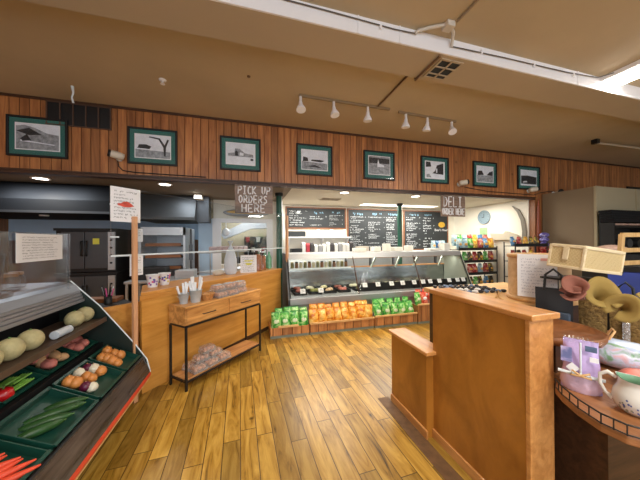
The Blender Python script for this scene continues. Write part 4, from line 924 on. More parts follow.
M_oy = mat('yellow_onion', S(208, 136, 70), .35, var=.2, scale=10, stretch=(1, 1, .2)); M_ow = mat('white_onion', S(232, 224, 200), .35, var=.05); M_or = mat('red_onion', S(96, 26, 58), .3, var=.25, scale=8)
M_pep = mat('red_pepper', S(186, 26, 30), .2, var=.1); M_cel = mat('celery', S(120, 176, 70), .4, var=.2, scale=14); M_zuc = mat('cucumber', S(44, 84, 40), .35, var=.3, scale=18); M_car = mat('carrot', S(224, 78, 48), .45, var=.1, scale=20)
M_stem = mat('stem_green', S(90, 126, 60), .6); M_squ = mat('green_squash', S(88, 140, 66), .4, var=.25, scale=12)
def veg(name, label, cat, loc, body, m_, group=None, stem=None):
    t = thing(name, label, cat, loc, group); part('flesh' if name != 'melon' else 'rind', body, m_, t)
    if stem: part('stem', stem, M_stem if name != 'onion' else M_cap, t)
    return t
def laid(x0, x1, y0, y1, n, r):   # loose grid over a tray
    out = []
    cols = max(1, int((y1-y0)/(2*r))); rows = math.ceil(n/cols)
    for i in range(n):
        rr, cc = divmod(i, cols); out.append((x0+(x1-x0)*(rr+.5)/rows+random.uniform(-.008, .008), y0+(y1-y0)*(cc+.5)/cols+random.uniform(-.01, .01)))
    return out
# melons
for i, y in enumerate((1.38, 1.545, 1.70, 1.85, 2.0, 2.155, 2.64, 2.78)):
    x = -1.39 if i < 6 else -1.41; r = .067 if i < 6 else .066
    veg('melon', f'pale round melon on the upper shelf of the produce case, {ORD[i]} from the viewer', 'melon', (x, y, .84), MB().ell((0, 0, r), (r*.98, r*1.04, r), n=24), M_mel, 'melons on the upper shelf', MB().lathe([(.008, r*2-.003), (.005, r*2+.006)], n=8))
def shapeveg(kind, i, x, y, where_):
    z = dz(x)+.018
    if kind == 'potato' or kind == 'redpot':
        r = random.uniform(.028, .038); M = RZ(random.random()*3); t = veg('potato', f'{"brown" if kind=="potato" else "reddish"} potato in the {where_}, {ORD[i]} counting from the viewer', 'potato', (x, y, z), MB().ell((0, 0, r), (r*1.7, r*1.1, r), M, lump=.07, seed=i+9), M_pot if kind == 'potato' else M_rpot, f'potatoes in the {where_}')
    elif kind == 'onion':
        c_ = ['yellow', 'white', 'red', 'yellow'][i % 4] if where_ != 'far onion tray' else 'yellow'; r = random.uniform(.034, .042)
        veg('onion', f'{c_} onion in the {where_}, {ORD[i]} counting from the viewer', 'onion', (x, y, z), MB().lathe([(0, 0), (r*.6, .006), (r*.93, r*.5), (r, r*.95), (r*.82, r*1.5), (r*.4, r*1.82), (.006, r*1.95)], n=16), {'yellow': M_oy, 'white': M_ow, 'red': M_or}[c_], f'onions in the {where_}', MB().lathe([(.006, r*1.93), (.003, r*2.08)], n=8))
    elif kind == 'cucumber':
        L_ = random.uniform(.1, .125); a = random.uniform(-.15, .15); pts = [(0, -L_+L_*2*k/6, .022+.004*math.sin(k*.5)) for k in range(7)]
        M = RZ(-.95+a); pts = [M@Vector(p) for p in pts]
        veg('cucumber', f'dark green cucumber in the lowest tier, {ORD[i]} counting from the aisle', 'cucumber', (x, y, z), MB().tube(pts, [.010, .022, .026, .027, .026, .022, .010], 12), M_zuc, 'cucumbers in the lowest tier', MB().tube([pts[-1], pts[-1]+M@Vector((0, .012, 0))], .004, 6))
    elif kind == 'carrot':
        M = RZ(PI*.0+random.uniform(-.2, .2)-.8); pts = [M@Vector((0, -.12+.04*k, .02)) for k in range(7)]
        veg('carrot', f'orange-red carrot in the lowest tier, {ORD[i]} counting from the aisle', 'carrot', (x, y, z), MB().tube(pts, [.022, .024, .022, .019, .016, .011, .004], 10), M_car, 'carrots in the lowest tier', MB().tube([pts[0], pts[0]+M@Vector((0, -.02, .004))], .006, 6))
for i, (x, y) in enumerate(laid(-1.53, -1.40, 2.30, 2.53, 8, .04)): shapeveg('potato' if i % 3 else 'redpot', i, x, y, 'middle potato tray')
for i, (x, y) in enumerate(laid(-1.53, -1.40, 2.62, 2.82, 8, .035)): shapeveg('redpot', i, x, y, 'far potato tray')
for i, (x, y) in enumerate(laid(-1.25, -1.07, 2.19, 2.50, 10, .042)): shapeveg('onion', i, x, y, 'onion tray')
for i, (x, y) in enumerate(laid(-1.25, -1.07, 2.58, 2.82, 7, .042)): shapeveg('onion', i, x, y, 'far onion tray')
for i in range(5): shapeveg('cucumber', i, -1.13-.012*(i % 3), 1.80+.058*i, '')
for i in range(7): shapeveg('carrot', i, -1.07-.03*i, 1.50+.02*(i % 2), '')
for i, (x, y) in enumerate(((-1.40, 1.97), (-1.49, 1.99))):
    b = MB()
    n = 24; v = []
    prof_ = [(0, .012), (.02, .0), (.04, .012), (.046, .04), (.04, .07), (.02, .078), (0, .07)]
    for r, z in prof_:
        for j in range(n): a = 2*PI*j/n; k_ = 1+.1*math.cos(3*a); v.append((r*k_*math.cos(a), r*k_*math.sin(a), z))
    b.add(v, [(p*n+j, p*n+(j+1) % n, (p+1)*n+(j+1) % n, (p+1)*n+j) for p in range(len(prof_)-1) for j in range(n)], 0, True)
    veg('bell_pepper', ['glossy red bell pepper at the front edge of the middle tier', 'glossy red bell pepper behind the first one'][i], 'pepper', (x, y, dz(x)+.016), b, M_pep, None, MB().tube([(0, 0, .068), (.006, 0, .095)], .006, 6))
for i, (x, y) in enumerate(((-1.41, 2.12), (-1.47, 2.1), (-1.53, 2.12), (-1.45, 2.17))):
    b = MB()
    for k in range(4): b.tube([(-.012+.01*k, -.07, .02+.006*(k % 2)), (-.01+.01*k, 0, .026), (-.02+.016*k, .07, .03)], [.008, .009, .005], 8)
    veg('celery_bunch', f'bright green celery bunch in the middle tier, {ORD[i]} of four from the aisle', 'celery', (x, y-.02, dz(x)+.014), b, M_cel)
for i, (x, y) in enumerate(((-1.42, 1.80), (-1.50, 1.78), (-1.42, 1.68), (-1.5, 1.64), (-1.45, 1.56))):
    veg('squash', f'green squash in the nearest tray of the middle tier, {ORD[i]} counting toward the viewer', 'squash', (x, y, dz(x)+.016), MB().ell((0, 0, .036), (.045, .034, .036), n=14, lump=.04, seed=i), M_squ, 'squash in the nearest tray', MB().tube([(.04, 0, .04), (.058, 0, .045)], .006, 6))
t = thing('plastic_sleeve', 'white roll of plastic bags with crumpled end on the melon shelf', 'bag roll', (-1.36, 2.4, .84))
part('roll', MB().tube([(0, -.08, .035), (0, .08, .03)], .03, 14), M_wbag, t)
g = [[(math.cos(j*PI/5)*(.03+.004*i)*random.uniform(.7, 1.2), .08+.025*i, .035+math.sin(j*PI/5)*(.03+.002*i)*random.uniform(.5, 1.1)) for j in range(11)] for i in range(4)]
part('crumpled_end', MB().sheet(g, sm=False), M_frost, t)

# ---------------------------------------------------------------- kitchen behind the shield
def oven(loc, lab):
    t = thing('convection_oven', lab, 'oven', loc, 'stacked convection ovens')
    part('cabinet', MB().box(-.42, .42, .03, .8, 0, .70).box(-.44, .44, .0, .82, .70, .74), M_blk, t)
    for s_ in (-1, 1):
        a, c_ = (-.34, -.025) if s_ < 0 else (-.015, .30)
        d = part('door', MB().box(a, c_, 0, .03, .06, .68), M_steeld, t, bevel=.005)
        hx = -.05 if s_ < 0 else .01
        part('handle', MB().tube([(hx, 0, .28), (hx, -.04, .28), (hx, -.04, .52), (hx, 0, .52)], .014, 8), M_blk, d)
    part('control_panel', MB().box(.31, .41, 0, .03, .03, .68), M_steelb, t)
    for k in range(4): part('knob', MB().lathe([(.018, 0), (.015, .02), (0, .022)], (.36, 0, .15+.13*k), 12, M=RX(PI/2)), M_blk, t)
    return t
M_steeld = M_steeld
oven((-2.62, 5.2, 1.05), 'upper convection oven with grey doors and yellow note, in the kitchen')
oven((-2.62, 5.2, .30), 'lower convection oven under the one with the yellow note')
t = thing('oven_stand', 'dark stand under the stacked ovens', 'stand', (-2.62, 5.6, 0)); part('frame', MB().box(-.42, .42, -.38, .4, 0, .295), M_blk, t)
single('sticky_note', MB().box(-2.52, -2.43, 5.192, 5.199, 1.52, 1.62), M_yel, 'small yellow note stuck on the upper oven door', 'note', (-2.47, 5.195, 1.52))
t = thing('exhaust_hood', 'long black exhaust hood over the ovens at the left', 'hood', (-3.2, 5.3, 2.0), world=True)
part('canopy', MB().prism([(4.75, 2.02), (4.75, 2.2), (4.95, 2.47), (6.5, 2.47), (6.5, 2.02)], 0, -4.55, -2.0), M_hood, t)
part('front_rim', MB().box(-4.55, -2.0, 4.73, 4.76, 1.995, 2.03), M_steeld, t)
part('hood_lamp', MB().lathe([(.06, 0), (.06, .02)], (-3.3, 5.4, 2.0), 14), M_white, t)
t = thing('exhaust_hood', 'stainless exhaust hood above the dark baking cabinet', 'hood', (-1.3, 5.7, 1.96), world=True)
part('canopy', MB().prism([(5.35, 1.97), (5.35, 2.02), (5.6, 2.47), (6.55, 2.47), (6.55, 1.97)], 0, -1.98, -.98), mat('hood_steel', S(84, 86, 88), .6, metal=.5, var=.15, scale=3), t)
part('canopy_side', MB().box(-.98, -.76, 5.6, 5.95, 1.95, 2.47), M_steeld, t)
part('light_patch', MB().box(-.98, -.86, 5.33, 5.6, 2.38, 2.47), M_cream, t)
t = thing('baking_cabinet', 'tall stainless baking cabinet with dark shelves of trays under the steel hood', 'cabinet', (-1.53, 5.8, 0), world=True)
part('shell', MB().box(-1.93, -1.15, 5.4, 5.43, 1.68, 1.83).box(-1.93, -1.89, 5.4, 6.3, 0, 1.83).box(-1.19, -1.15, 5.4, 6.3, 0, 1.83).box(-1.93, -1.15, 6.27, 6.3, 0, 1.83).box(-1.89, -1.19, 5.43, 6.27, 1.79, 1.83).box(-1.89, -1.19, 5.43, 6.27, 0, .1), M_steelb, t)
for z in (.5, .78, 1.02, 1.24, 1.46): part('shelf', MB().box(-1.888, -1.192, 5.43, 6.27, z, z+.012), M_steeld, t)
for k, z in enumerate((1.02, 1.24, 1.46)):
    single('baking_tray', MB().box(-1.84, -1.24, 5.46, 6.0, z+.013, z+.03).box(-1.84, -1.24, 5.46, 5.48, z+.03, z+.07), M_brownw, f'brown baking tray in the baking cabinet, {["lowest","middle","topmost"][k]} of three', 'tray', (-1.54, 5.7, z+.013))
single('steel_pole', MB().tube([(-1.07, 5.5, 0), (-1.07, 5.5, 1.8)], .02, 10).box(-1.1, -1.04, 5.46, 5.5, 1.2, 1.5), M_steeld, 'upright steel pole with small box right of the baking cabinet', 'pole', (-1.07, 5.5, 0))
b = MB().box(-1.02, -.74, 5.98, 6.03, 0, 2.05); o = struct('door_1', b, M_bluew); part('door_handle', MB().tube([(-.78, 5.98, 1.0), (-.78, 5.94, 1.0), (-.78, 5.94, 1.15), (-.78, 5.98, 1.15)], .01, 8), M_steel, o)
t = thing('kitchen_table', 'stainless work table behind the plexiglass shield', 'table', (-1.2, 4.9, 0), world=True)
part('tabletop', MB().box(-1.9, -.5, 4.75, 5.3, .88, .92), M_steelb, t, bevel=.004)
for x in (-1.87, -.53):
    for y in (4.78, 5.27): part('leg', MB().tube([(x, y, 0), (x, y, .88)], .02, 8), M_steelb, t)
part('undershelf', MB().box(-1.88, -.52, 4.78, 5.28, .3, .32), M_steeld, t)
single('storage_bin', MB().box(-1.75, -1.35, 4.85, 5.15, .921, 1.12), M_blk, 'black bin on the stainless work table', 'bin', (-1.55, 5.0, .921), bevel=.01)
single('storage_bin', MB().box(-1.2, -.9, 4.85, 5.15, .921, 1.06), M_steelb, 'steel pan on the stainless work table', 'pan', (-1.05, 5.0, .921), bevel=.01)
# surfboard above the pass-through
t = thing('surfboard', 'short white and yellow surfboard mounted above the kitchen window', 'surfboard', (-.02, 5.93, 2.19))
part('deck', MB().ell((0, 0, 0), (.50, .03, .085), n=32), mat('board_grey', S(150, 156, 160), .35), t); part('yellow_stripe', MB().ell((0, -.008, .012), (.44, .032, .05), n=24), mat('surf_yellow', S(226, 186, 110), .4), t)
# beyond the window
t = thing('vent_duct', 'grey angled duct seen through the kitchen window', 'duct', (0, 7.4, 1.7), world=True)
part('duct_body', MB().prism([(-.6, 1.62), (.1, 1.9), (1.2, 1.95), (1.2, 2.1), (-.05, 2.1), (-.7, 1.75)], 1, 7.2, 7.6), M_steelb, t)
single('globe_lamp', MB().ell((-.50, 6.5, 1.78), (.09, .09, .09), n=16).tube([(-.5, 6.5, 1.86), (-.5, 6.5, 2.47)], .008, 6), M_white, 'white hanging lamp inside the kitchen window', 'lamp', (-.5, 6.5, 1.7))
t = thing('storage_shelf', 'black shelf unit with goods seen through the kitchen window', 'shelf', (.3, 7.6, 0), world=True)
part('frame', MB().box(-.1, 1.4, 7.7, 8.0, 0, .9).box(-.1, 1.4, 7.7, 8.05, 1.2, 1.23).box(-.1, 1.4, 7.7, 8.05, 1.5, 1.53).box(-.1, 1.4, 8.0, 8.05, .9, 1.7), M_blk, t)
for k in range(8):
    single('kitchen_tub', MB().lathe([(.05, 0), (.065, .14), (.06, .15)], (0+k*.15, 7.85, 1.231 if k % 2 else 1.531), 12), M_topw if k % 3 else M_pk[2], f'tub on the black shelf beyond the kitchen window, {ORD[k]} from the left', 'tub', (k*.15, 7.85, 1.231 if k % 2 else 1.531))
t = thing('prep_counter', 'stainless counter just inside the kitchen window', 'counter', (0, 6.4, 0), world=True)
part('cabinet', MB().box(-.6, .6, 6.12, 6.6, 0, 1.0), M_steelb, t)
for k in range(5):
    single('spice_container', MB().box(-.5+k*.2, -.38+k*.2, 6.2, 6.35, 1.001, 1.15+.04*(k % 3)), [M_steelb, M_blk, M_cook, M_topw, M_brownw][k], f'container on the counter inside the kitchen window, {ORD[k]} from the left', 'container', (-.44+k*.2, 6.27, 1.001), bevel=.008)

# ---------------------------------------------------------------- snack racks beside the deli case
B_blue = bagmat('blue_bag', S(40, 90, 150), S(90, 150, 196), S(196, 220, 230)); B_yel = bagmat('yellow_bag', S(190, 60, 40), S(230, 180, 60), S(244, 214, 90))
B_pale = bagmat('pale_blue_bag', S(120, 170, 196), S(170, 200, 206), S(220, 230, 226)); B_dark = bagmat('dark_bag', S(24, 22, 24), S(60, 50, 40), S(214, 184, 60)); B_rdy = bagmat('crimson_bag', S(110, 20, 30), S(190, 50, 46), S(220, 180, 160)); B_pur = bagmat('purple_wrap', S(70, 60, 130), S(120, 110, 180), S(190, 190, 220))
def rack(lab, x0, x1, y0, y1, zs):
    t = thing('snack_rack', lab, 'rack', ((x0+x1)/2, (y0+y1)/2, 0), world=True)
    for x in (x0, x1):
        for y in (y0, y1): part('post', MB().tube([(x, y, 0), (x, y, zs[-1]+.08)], .012, 6), M_black, t)
    for z in zs:
        part('shelf', MB().box(x0, x1, y0, y1, z-.012, z).box(x0, x1, y0-.012, y0, z-.02, z+.045), M_blk, t)
rack('black tiered snack rack right of the deli case', 4.86, 6.02, 4.95, 5.3, (.40, .72, 1.02, 1.32))
rack('shorter black snack rack in front of the white side wall', 5.12, 6.0, 3.82, 4.05, (.3, .8, 1.12, 1.43))
rows = [(1.32, [B_pale, B_pale, B_green, B_yel, B_rdy, B_blue, B_yel], 'top'), (1.02, [B_green, B_green, B_dark, B_rdy, B_dark, B_green, B_rdy], 'second'), (.72, [B_dark, B_rdy, B_rdy, B_rdy, B_pale, B_rdy, B_dark], 'third'), (.40, [B_dark, B_blue, B_dark, B_green, B_dark, B_blue, B_dark], 'fourth')]
cn = {B_pale.name: 'pale', B_green.name: 'green', B_yel.name: 'yellow', B_rdy.name: 'crimson', B_blue.name: 'blue', B_dark.name: 'black'}
for z, ms, tn in rows:
    for i, m_ in enumerate(ms):
        snack(m_, 'snack bag', f'{cn[m_.name]} snack bag on the {tn} shelf of the tiered rack, {ORD[i]} from the left', (4.95+i*.163, 5.04, z+.004), 1.12 if z > 1.3 else 1.0, random.uniform(-.15, .15), -.1, f'snack bags on the {tn} shelf of the tiered rack')
for z, ms, tn in ((1.43, [B_blue, B_rdy, B_yel, B_dark, B_dark], 'top'), (1.12, [B_rdy, B_dark, B_rdy, B_yel], 'second')):
    for i, m_ in enumerate(ms):
        snack(m_, 'snack bag', f'{cn[m_.name]} snack bag on the {tn} shelf of the shorter rack, {ORD[i]} from the left', (5.20+i*.165, 3.92, z+.004), .74 if z > 1.3 else .9, random.uniform(-.15, .15), -.1, f'snack bags on the {tn} shelf of the shorter rack')
t = thing('wrapped_stack', 'tower of purple wrapped goods on a slim stand by the wood wall', 'goods', (6.12, 3.95, 0))
part('stand', MB().box(-.08, .08, -.08, .08, 0, 1.2), M_darkwood, t)
for k in range(5): part('wrapped_piece', MB().ell((0, 0, 1.25+k*.1), (.09, .08, .055), n=14, lump=.08, seed=k), B_pur if k > 1 else B_rdy, t)

for i, m_ in enumerate([B_pale, B_green, B_pale, B_rdy, B_yel, B_blue, B_rdy]):
    snack(m_, 'snack bag', f'{cn[m_.name]} snack bag in the back row on top of the tiered rack, {ORD[i]} from left', (4.95+i*.163, 5.18, 1.41), 1.15, random.uniform(-.2, .2), -.1, 'snack bags in the back row of the tiered rack')
for k, (x, m_) in enumerate(((4.42, B_pale), (4.56, B_blue), (4.72, B_pale))):
    snack(m_, 'snack bag', f'{cn[m_.name]} snack bag atop the right end of the deli case, {ORD[k]} from left', (x, 5.3, 1.315), .95, .1*k, -.1, 'snack bags on top of the deli case')
# side wall fittings
t = thing('wall_clock', 'round pale blue wall clock on the white side wall', 'clock', (6.118, 5.38, 2.16))
M = RY(-PI/2)
part('rim', MB().lathe([(.185, 0), (.185, .03), (.165, .035), (.16, .015)], n=32, M=M), mat('clock_rim', S(140, 160, 170), .4), t)
part('dial', MB().lathe([(.162, .014), (0, .0145)], n=32, M=M), mat('clock_dial', S(170, 206, 218), .5, var=.15, scale=14), t)
part('hour_ticks', (lambda b: [b.obox((-.017, .135*math.cos(k*PI/6), .135*math.sin(k*PI/6)), (.002, .012, .012)) for k in range(12)] and b)(MB()), M_ink, t)
part('hand', MB().obox((-.02, 0, .045), (.002, .012, .09)).obox((-.02, .03, 0), (.002, .07, .012)), M_blk, t)
single('green_poster', MB().box(6.112, 6.119, 5.30, 5.52, 1.66, 1.88).box(6.108, 6.112, 5.35, 5.40, 1.72, 1.82).box(6.108, 6.112, 5.43, 5.48, 1.70, 1.84), [mat('poster_green', S(170, 206, 150), .6, var=.2, scale=20)], 'small pale green poster below the wall clock', 'poster', (6.115, 5.41, 1.66))
single('wall_ledge', MB().prism([(4.35, 1.55), (4.50, 1.67), (4.75, 1.76), (4.80, 1.70), (5.15, 1.72), (5.10, 1.55)], 0, 6.04, 6.118), mat('ledge_grey', S(196, 186, 164), .6), 'pale ledge projecting from the white side wall above the snack racks', 'ledge', (6.1, 4.8, 1.55))
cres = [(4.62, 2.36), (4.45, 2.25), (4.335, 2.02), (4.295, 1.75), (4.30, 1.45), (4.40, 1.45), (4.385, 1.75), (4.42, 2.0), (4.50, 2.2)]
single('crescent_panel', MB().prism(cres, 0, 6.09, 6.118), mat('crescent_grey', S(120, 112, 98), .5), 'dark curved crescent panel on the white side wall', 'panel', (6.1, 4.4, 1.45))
single('curved_board', MB().ell((6.19, 4.1, 1.5), (.055, .03, .97), n=24), mat('red_wood', S(142, 70, 44), .4, var=.15, scale=4), 'tall narrow red-brown curved board leaning at the end of the white wall', 'board', (6.19, 4.1, .53))

# ---------------------------------------------------------------- right background
t = thing('gift_wrap_rack', 'dark shelving with black ribbed canopy in front of the beige box', 'shelf', (6.2, 2.9, 0), world=True)
b = MB()
for k in range(5): b.prism([(2.93+.01*k, 1.86+.045*k), (2.93+.01*k, 1.9+.045*k), (3.14, 1.9+.045*k), (3.14, 1.86+.045*k)], 0, 6.3-.01*k, 8.2)
part('canopy', b, M_hood, t); part('back_panel', MB().box(6.34, 8.2, 3.14, 3.17, 0, 2.04), M_blk, t)
for z in (.5, .95, 1.35, 1.76): part('shelf', MB().box(6.34, 8.2, 2.95, 3.14, z, z+.03), M_blk, t)
for x in (6.32, 7.2, 8.15): part('upright', MB().box(x, x+.04, 2.96, 3.14, 0, 1.85), M_blk, t)
M_wrap = mat('wrap_paper', S(170, 140, 124), .5, var=.35, scale=16)
for k in range(6):
    single('wrap_bundle', MB().ell((6.44+k*.2, 3.03, 1.82), (.09, .1, .03), n=12, lump=.1, seed=k), M_wrap, f'flat bundle on the upper shelf under the black canopy, {ORD[k]} from the left', 'bundle', (6.44+k*.2, 3.03, 1.79), 'bundles under the black canopy')
for k in range(4):
    single('dark_roll', MB().tube([(6.5+k*.3, 2.97, 1.47), (6.5+k*.3, 3.12, 1.47)], .085, 14), [M_hood, M_steeld, M_blk, M_hood][k], f'dark roll on the middle shelf of the gift wrap rack, {ORD[k]} from the left', 'roll', (6.5+k*.3, 3.05, 1.38))
single('grey_bundle', MB().ell((5.05, 2.4, 1.40), (.22, .15, .07), n=16, lump=.1), M_wrap, 'crumpled greyish bundle behind the wicker basket', 'bundle', (5.05, 2.4, 1.35))
single('plinth', MB().box(4.8, 5.3, 2.2, 2.6, 0, 1.33), M_blk, 'dark plinth under the crumpled bundle', 'plinth', (5.05, 2.4, 0))
t = thing('ladder_rack', 'light wooden ladder-shaped rack at the right edge', 'rack', (4.5, 1.95, 0), world=True)
M_lw = wood('light_wood', S(186, 146, 92), S(214, 178, 122), axis=2, scale=2)
part('rail', MB().obox((4.10, 1.9, .8), (.05, .04, 1.62), RY(.12)), M_lw, t, bevel=.004); part('rail', MB().obox((5.0, 1.9, .8), (.05, .04, 1.62), RY(.12)), M_lw, t, bevel=.004)
for z in (.5, .9, 1.27, 1.42, 1.60): part('rung', MB().box(4.10+(z-.8)*.12, 5.0+(z-.8)*.12, 1.885, 1.915, z-.025, z+.025), M_lw, t)

# ---------------------------------------------------------------- display counter behind the half wall
t = thing('candy_counter', 'low tan-topped counter behind the half wall', 'counter', (2.3, 1.9, 0), world=True)
part('cabinet', MB().box(1.86, 2.9, 1.5, 2.3, 0, 1.0), M_darkwood, t); part('countertop', MB().box(1.82, 2.94, 1.46, 2.34, 1.0, 1.045), M_lip, t, bevel=.004)
M_candy = [mat('candy_blue', S(90, 110, 140), .3, var=.3, scale=30), mat('candy_white', S(214, 214, 214), .3), mat('candy_black', S(36, 36, 42), .3)]
k = 0
for i in range(9):
    for j in range(4):
        x = 1.90+i*.058; y = 2.26-j*.1-i*.01
        single('wrapped_candy', MB().ell((x, y, 1.062), (.03, .022, .016), RZ(random.random()*3), n=10, lump=.1, seed=k), M_candy[random.choice((0, 1, 2, 2))], 'small wrapped candy in the scatter on the tan counter behind the half wall', 'candy', (x, y, 1.046), 'wrapped candies on the tan counter'); k += 1
t = thing('round_box', 'round pale wood box standing on the counter with a sheet taped to it', 'box', (2.37, 1.58, 1.046))
part('box_wall', MB().lathe([(.205, .03), (.205, .36)], n=40), wood('veneer', S(196, 156, 108), S(222, 188, 142), axis=0, scale=2), t)
part('rim', MB().lathe([(0, 0), (.215, 0), (.22, .015), (.215, .032), (.18, .032)], n=40), M_lip, t); part('lid', MB().lathe([(.18, .355), (.212, .355), (.215, .375), (.212, .385), (0, .385)], n=40), M_lip, t)
sheetsign('taped_sheet', 'white printed sheet with faint red heading taped to the round wood box', 'sign', (2.178, 1.462, 1.265), (.50, -.866, 0), .24, .34, 12, 44, lambda t, c, ux, uz, nn: part('red_heading', MB().obox(c+ux*.06+uz*.13+nn*.004, (.07, .001, .02), Matrix((ux, -nn, uz)).transposed()), mat('faint_red', S(222, 170, 166), .7), t), ink=mat('faint_ink', S(170, 172, 186), .7))
single('ribbon_bow', MB().tube([(1.93, 1.62, 1.05), (1.95, 1.60, 1.10), (1.93, 1.58, 1.14), (1.96, 1.60, 1.09), (1.99, 1.57, 1.05)], .009, 6), M_lip, 'pale ribbon tied beside the round wood box', 'ribbon', (1.95, 1.6, 1.046))

# ---------------------------------------------------------------- gift table at the right
t = thing('gift_table', 'two-tier display table with rounded wooden shelf and black wire gallery at the lower right', 'table', (2.0, .95, 0), world=True)
edge = [(1.60, .955), (1.545, .95), (1.50, .925), (1.455, .87), (1.405, .78), (1.378, .69), (1.388, .62), (1.43, .57), (1.6, .50), (1.95, .45), (2.4, .5), (2.75, .7), (2.9, 1.05), (2.85, 1.42), (1.66, 1.42)]
part('shelf_board', MB().prism(edge, 2, .765, .80), wood('shelf_brown_wood', S(122, 76, 42), S(172, 116, 70), axis=1, scale=2), t, bevel=.006)
part('cabinet', MB().box(1.75, 2.7, .85, 1.38, 0, .765), M_darkwood, t)
rp = [Vector((x, y, .842)) for x, y in edge[2:12]]
part('gallery_rail', MB().tube(rp, .004, 6).tube([p-Vector((0, 0, .038)) for p in rp], .003, 6), M_black, t)
b = MB(); 
for a_, c_ in zip(rp, rp[1:]):
    n = max(1, int((c_-a_).length/.035))
    for k in range(n): p = a_.lerp(c_, k/n); b.tube([p, p-Vector((0, 0, .042))], .0025, 5)
part('gallery_bars', b, M_black, t)
part('riser', MB().box(1.66, 1.92, 1.02, 1.3, .80, .965), M_darkwood, t)
cx, cy_ = 1.80, 1.13
part('upper_tier', MB().lathe([(0, .965), (.22, .965), (.235, .985), (.238, 1.012), (.225, 1.012), (.218, .99), (0, .988)], (cx, cy_, 0), 40), M_brownw, t)
part('tray_handle', MB().tube([(cx+.10, cy_-.215, 1.0), (cx+.11, cy_-.235, 1.05), (cx+.16, cy_-.20, 1.05), (cx+.16, cy_-.175, 1.0)], .005, 6), M_lip, t)
VIEW = Vector((.9, .44, 0)).normalized()
FA = math.atan2(-VIEW.x, VIEW.y)  # rotation turning local -y toward the camera
def face(x, y): return math.atan2(-x, y)
# purple gift bag
P = (1.59, .87); M_pu = mat('lilac_wrap', S(190, 166, 214), .3, var=.12, scale=14, bump=.5, coat=.3); M_pk2 = mat('pink_tissue', S(214, 186, 206), .3, var=.1, scale=18, bump=.8, coat=.4)
t = thing('gift_bag', 'lilac gift bag in cellophane tied with a ribbon on the lower table shelf', 'gift', (P[0], P[1], .801)); t.rotation_euler = (0, 0, face(*P)); t.scale = (1.0, 1.0, 1.04)
b = bagmesh(.145, .24, .085, 3, n=12, m_=14); part('bag_body', b, M_pu, t)
part('tissue_base', MB().lathe([(.062, 0), (.078, .03), (.073, .075), (.069, .085)], n=18, sx=1, sy=.66), M_pk2, t)
b = MB()
for k in range(9): a = -.066+k*.0165; b.add([(a, -.012, .225), (a+.018, -.012, .225), (a+.009+random.uniform(-.006, .006), -.03, .262)], [(0, 1, 2)]); b.add([(a, .012, .225), (a+.018, .012, .225), (a+.009, .025, .255)], [(0, 1, 2)])
part('tissue_top', b, M_frost, t)
part('ribbon', MB().tube([(0, -.052, .09), (0, -.056, .24)], .004, 6).tube([(-.08, -.045, .088), (0, -.058, .09), (.08, -.045, .088)], .008, 6), M_edge, t)
b = MB()
for s_ in (-1, 1): b.tube([(0, -.062, .09), (s_*.03, -.07, .11), (s_*.035, -.07, .088), (0, -.062, .088)], .005, 6)
part('bow', b, M_lip, t)
part('tag', MB().obox((.045, -.048, .17), (.03, .003, .022)).obox((-.028, -.05, .115), (.035, .003, .035), RY(.7)), M_paper, t)
part('picture_patch', MB().obox((-.05, -.038, .17), (.04, .003, .07)), bagmat('patch_print', S(110, 120, 170), S(190, 176, 220), S(236, 232, 240)), t)
part('picture_patch', MB().obox((.035, -.042, .215), (.04, .003, .025)), M_candy[0], t)
# pitcher
P = (1.605, .685); ang = face(*P)
t = thing('ceramic_pitcher', 'white ceramic pitcher with blue flowers and green inside on the table shelf', 'pitcher', (P[0], P[1], .801)); t.rotation_euler = (0, 0, ang); t.scale = (.84, .84, 1.02)
n = 32; pr = [(.0, .004), (.05, 0), (.078, .02), (.09, .05), (.084, .085), (.068, .11), (.066, .125), (.074, .14)]
def pv(r, z):
    out = []
    for j in range(n):
        a = 2*PI*j/n; k_ = max(0, math.cos(a))**6 if z > .1 else 0; s_ = max(0, -math.cos(a))**4 if z > .1 else 0
        out.append((r*math.cos(a)*(1+.45*k_*(z-.1)/.04), r*.86*math.sin(a), z+.022*k_*(z-.1)/.04+.012*s_*(z-.1)/.04))
    return out
v = [q for r, z in pr for q in pv(r, z)]
vi = [q for r, z in [(r*.94, z) for r, z in pr[::-1] if z > .03] for q in pv(r, z)]
F = lambda R_: [(i*n+j, i*n+(j+1) % n, (i+1)*n+(j+1) % n, (i+1)*n+j) for i in range(R_-1) for j in range(n)]
M_por = mat('porcelain', S(228, 224, 214), .18, coat=.5); M_gin = mat('green_glaze', S(126, 166, 136), .25)
part('body', MB().add(v, F(len(pr)), 0, True), M_por, t); part('inner_glaze', MB().add(vi, F(len(vi)//n), 0, True), M_gin, t)
part('handle', MB().tube([(-.07, 0, .13), (-.10, 0, .145), (-.128, 0, .128), (-.13, 0, .09), (-.11, 0, .055), (-.085, 0, .035)], [.008, .009, .009, .008, .008, .009], 10), M_por, t)
b = MB(); r = random.Random(5); Mf = [mat('flower_blue', S(76, 92, 150), .3), mat('leaf_dull', S(140, 140, 120), .4)]
for k in range(34):
    a = -PI/2+r.uniform(-.8, .9); z = .02+abs(r.gauss(0, .025)); z = min(z, .1); rr = (.078+(z-.02)*.4 if z < .05 else .09-(z-.05)*.17)+.0015
    c_ = Vector((math.cos(a)*rr, math.sin(a)*rr*.86, z)); tx = Vector((-math.sin(a), math.cos(a), 0)); s_ = .003+.003*r.random()
    b.add([c_+tx*s_*math.cos(q)+Vector((0, 0, s_*math.sin(q))) for q in [w_*PI/3 for w_ in range(6)]], [tuple(range(6))], 0 if r.random() < .6 else 1)
part('painted_flowers', b, Mf, t)
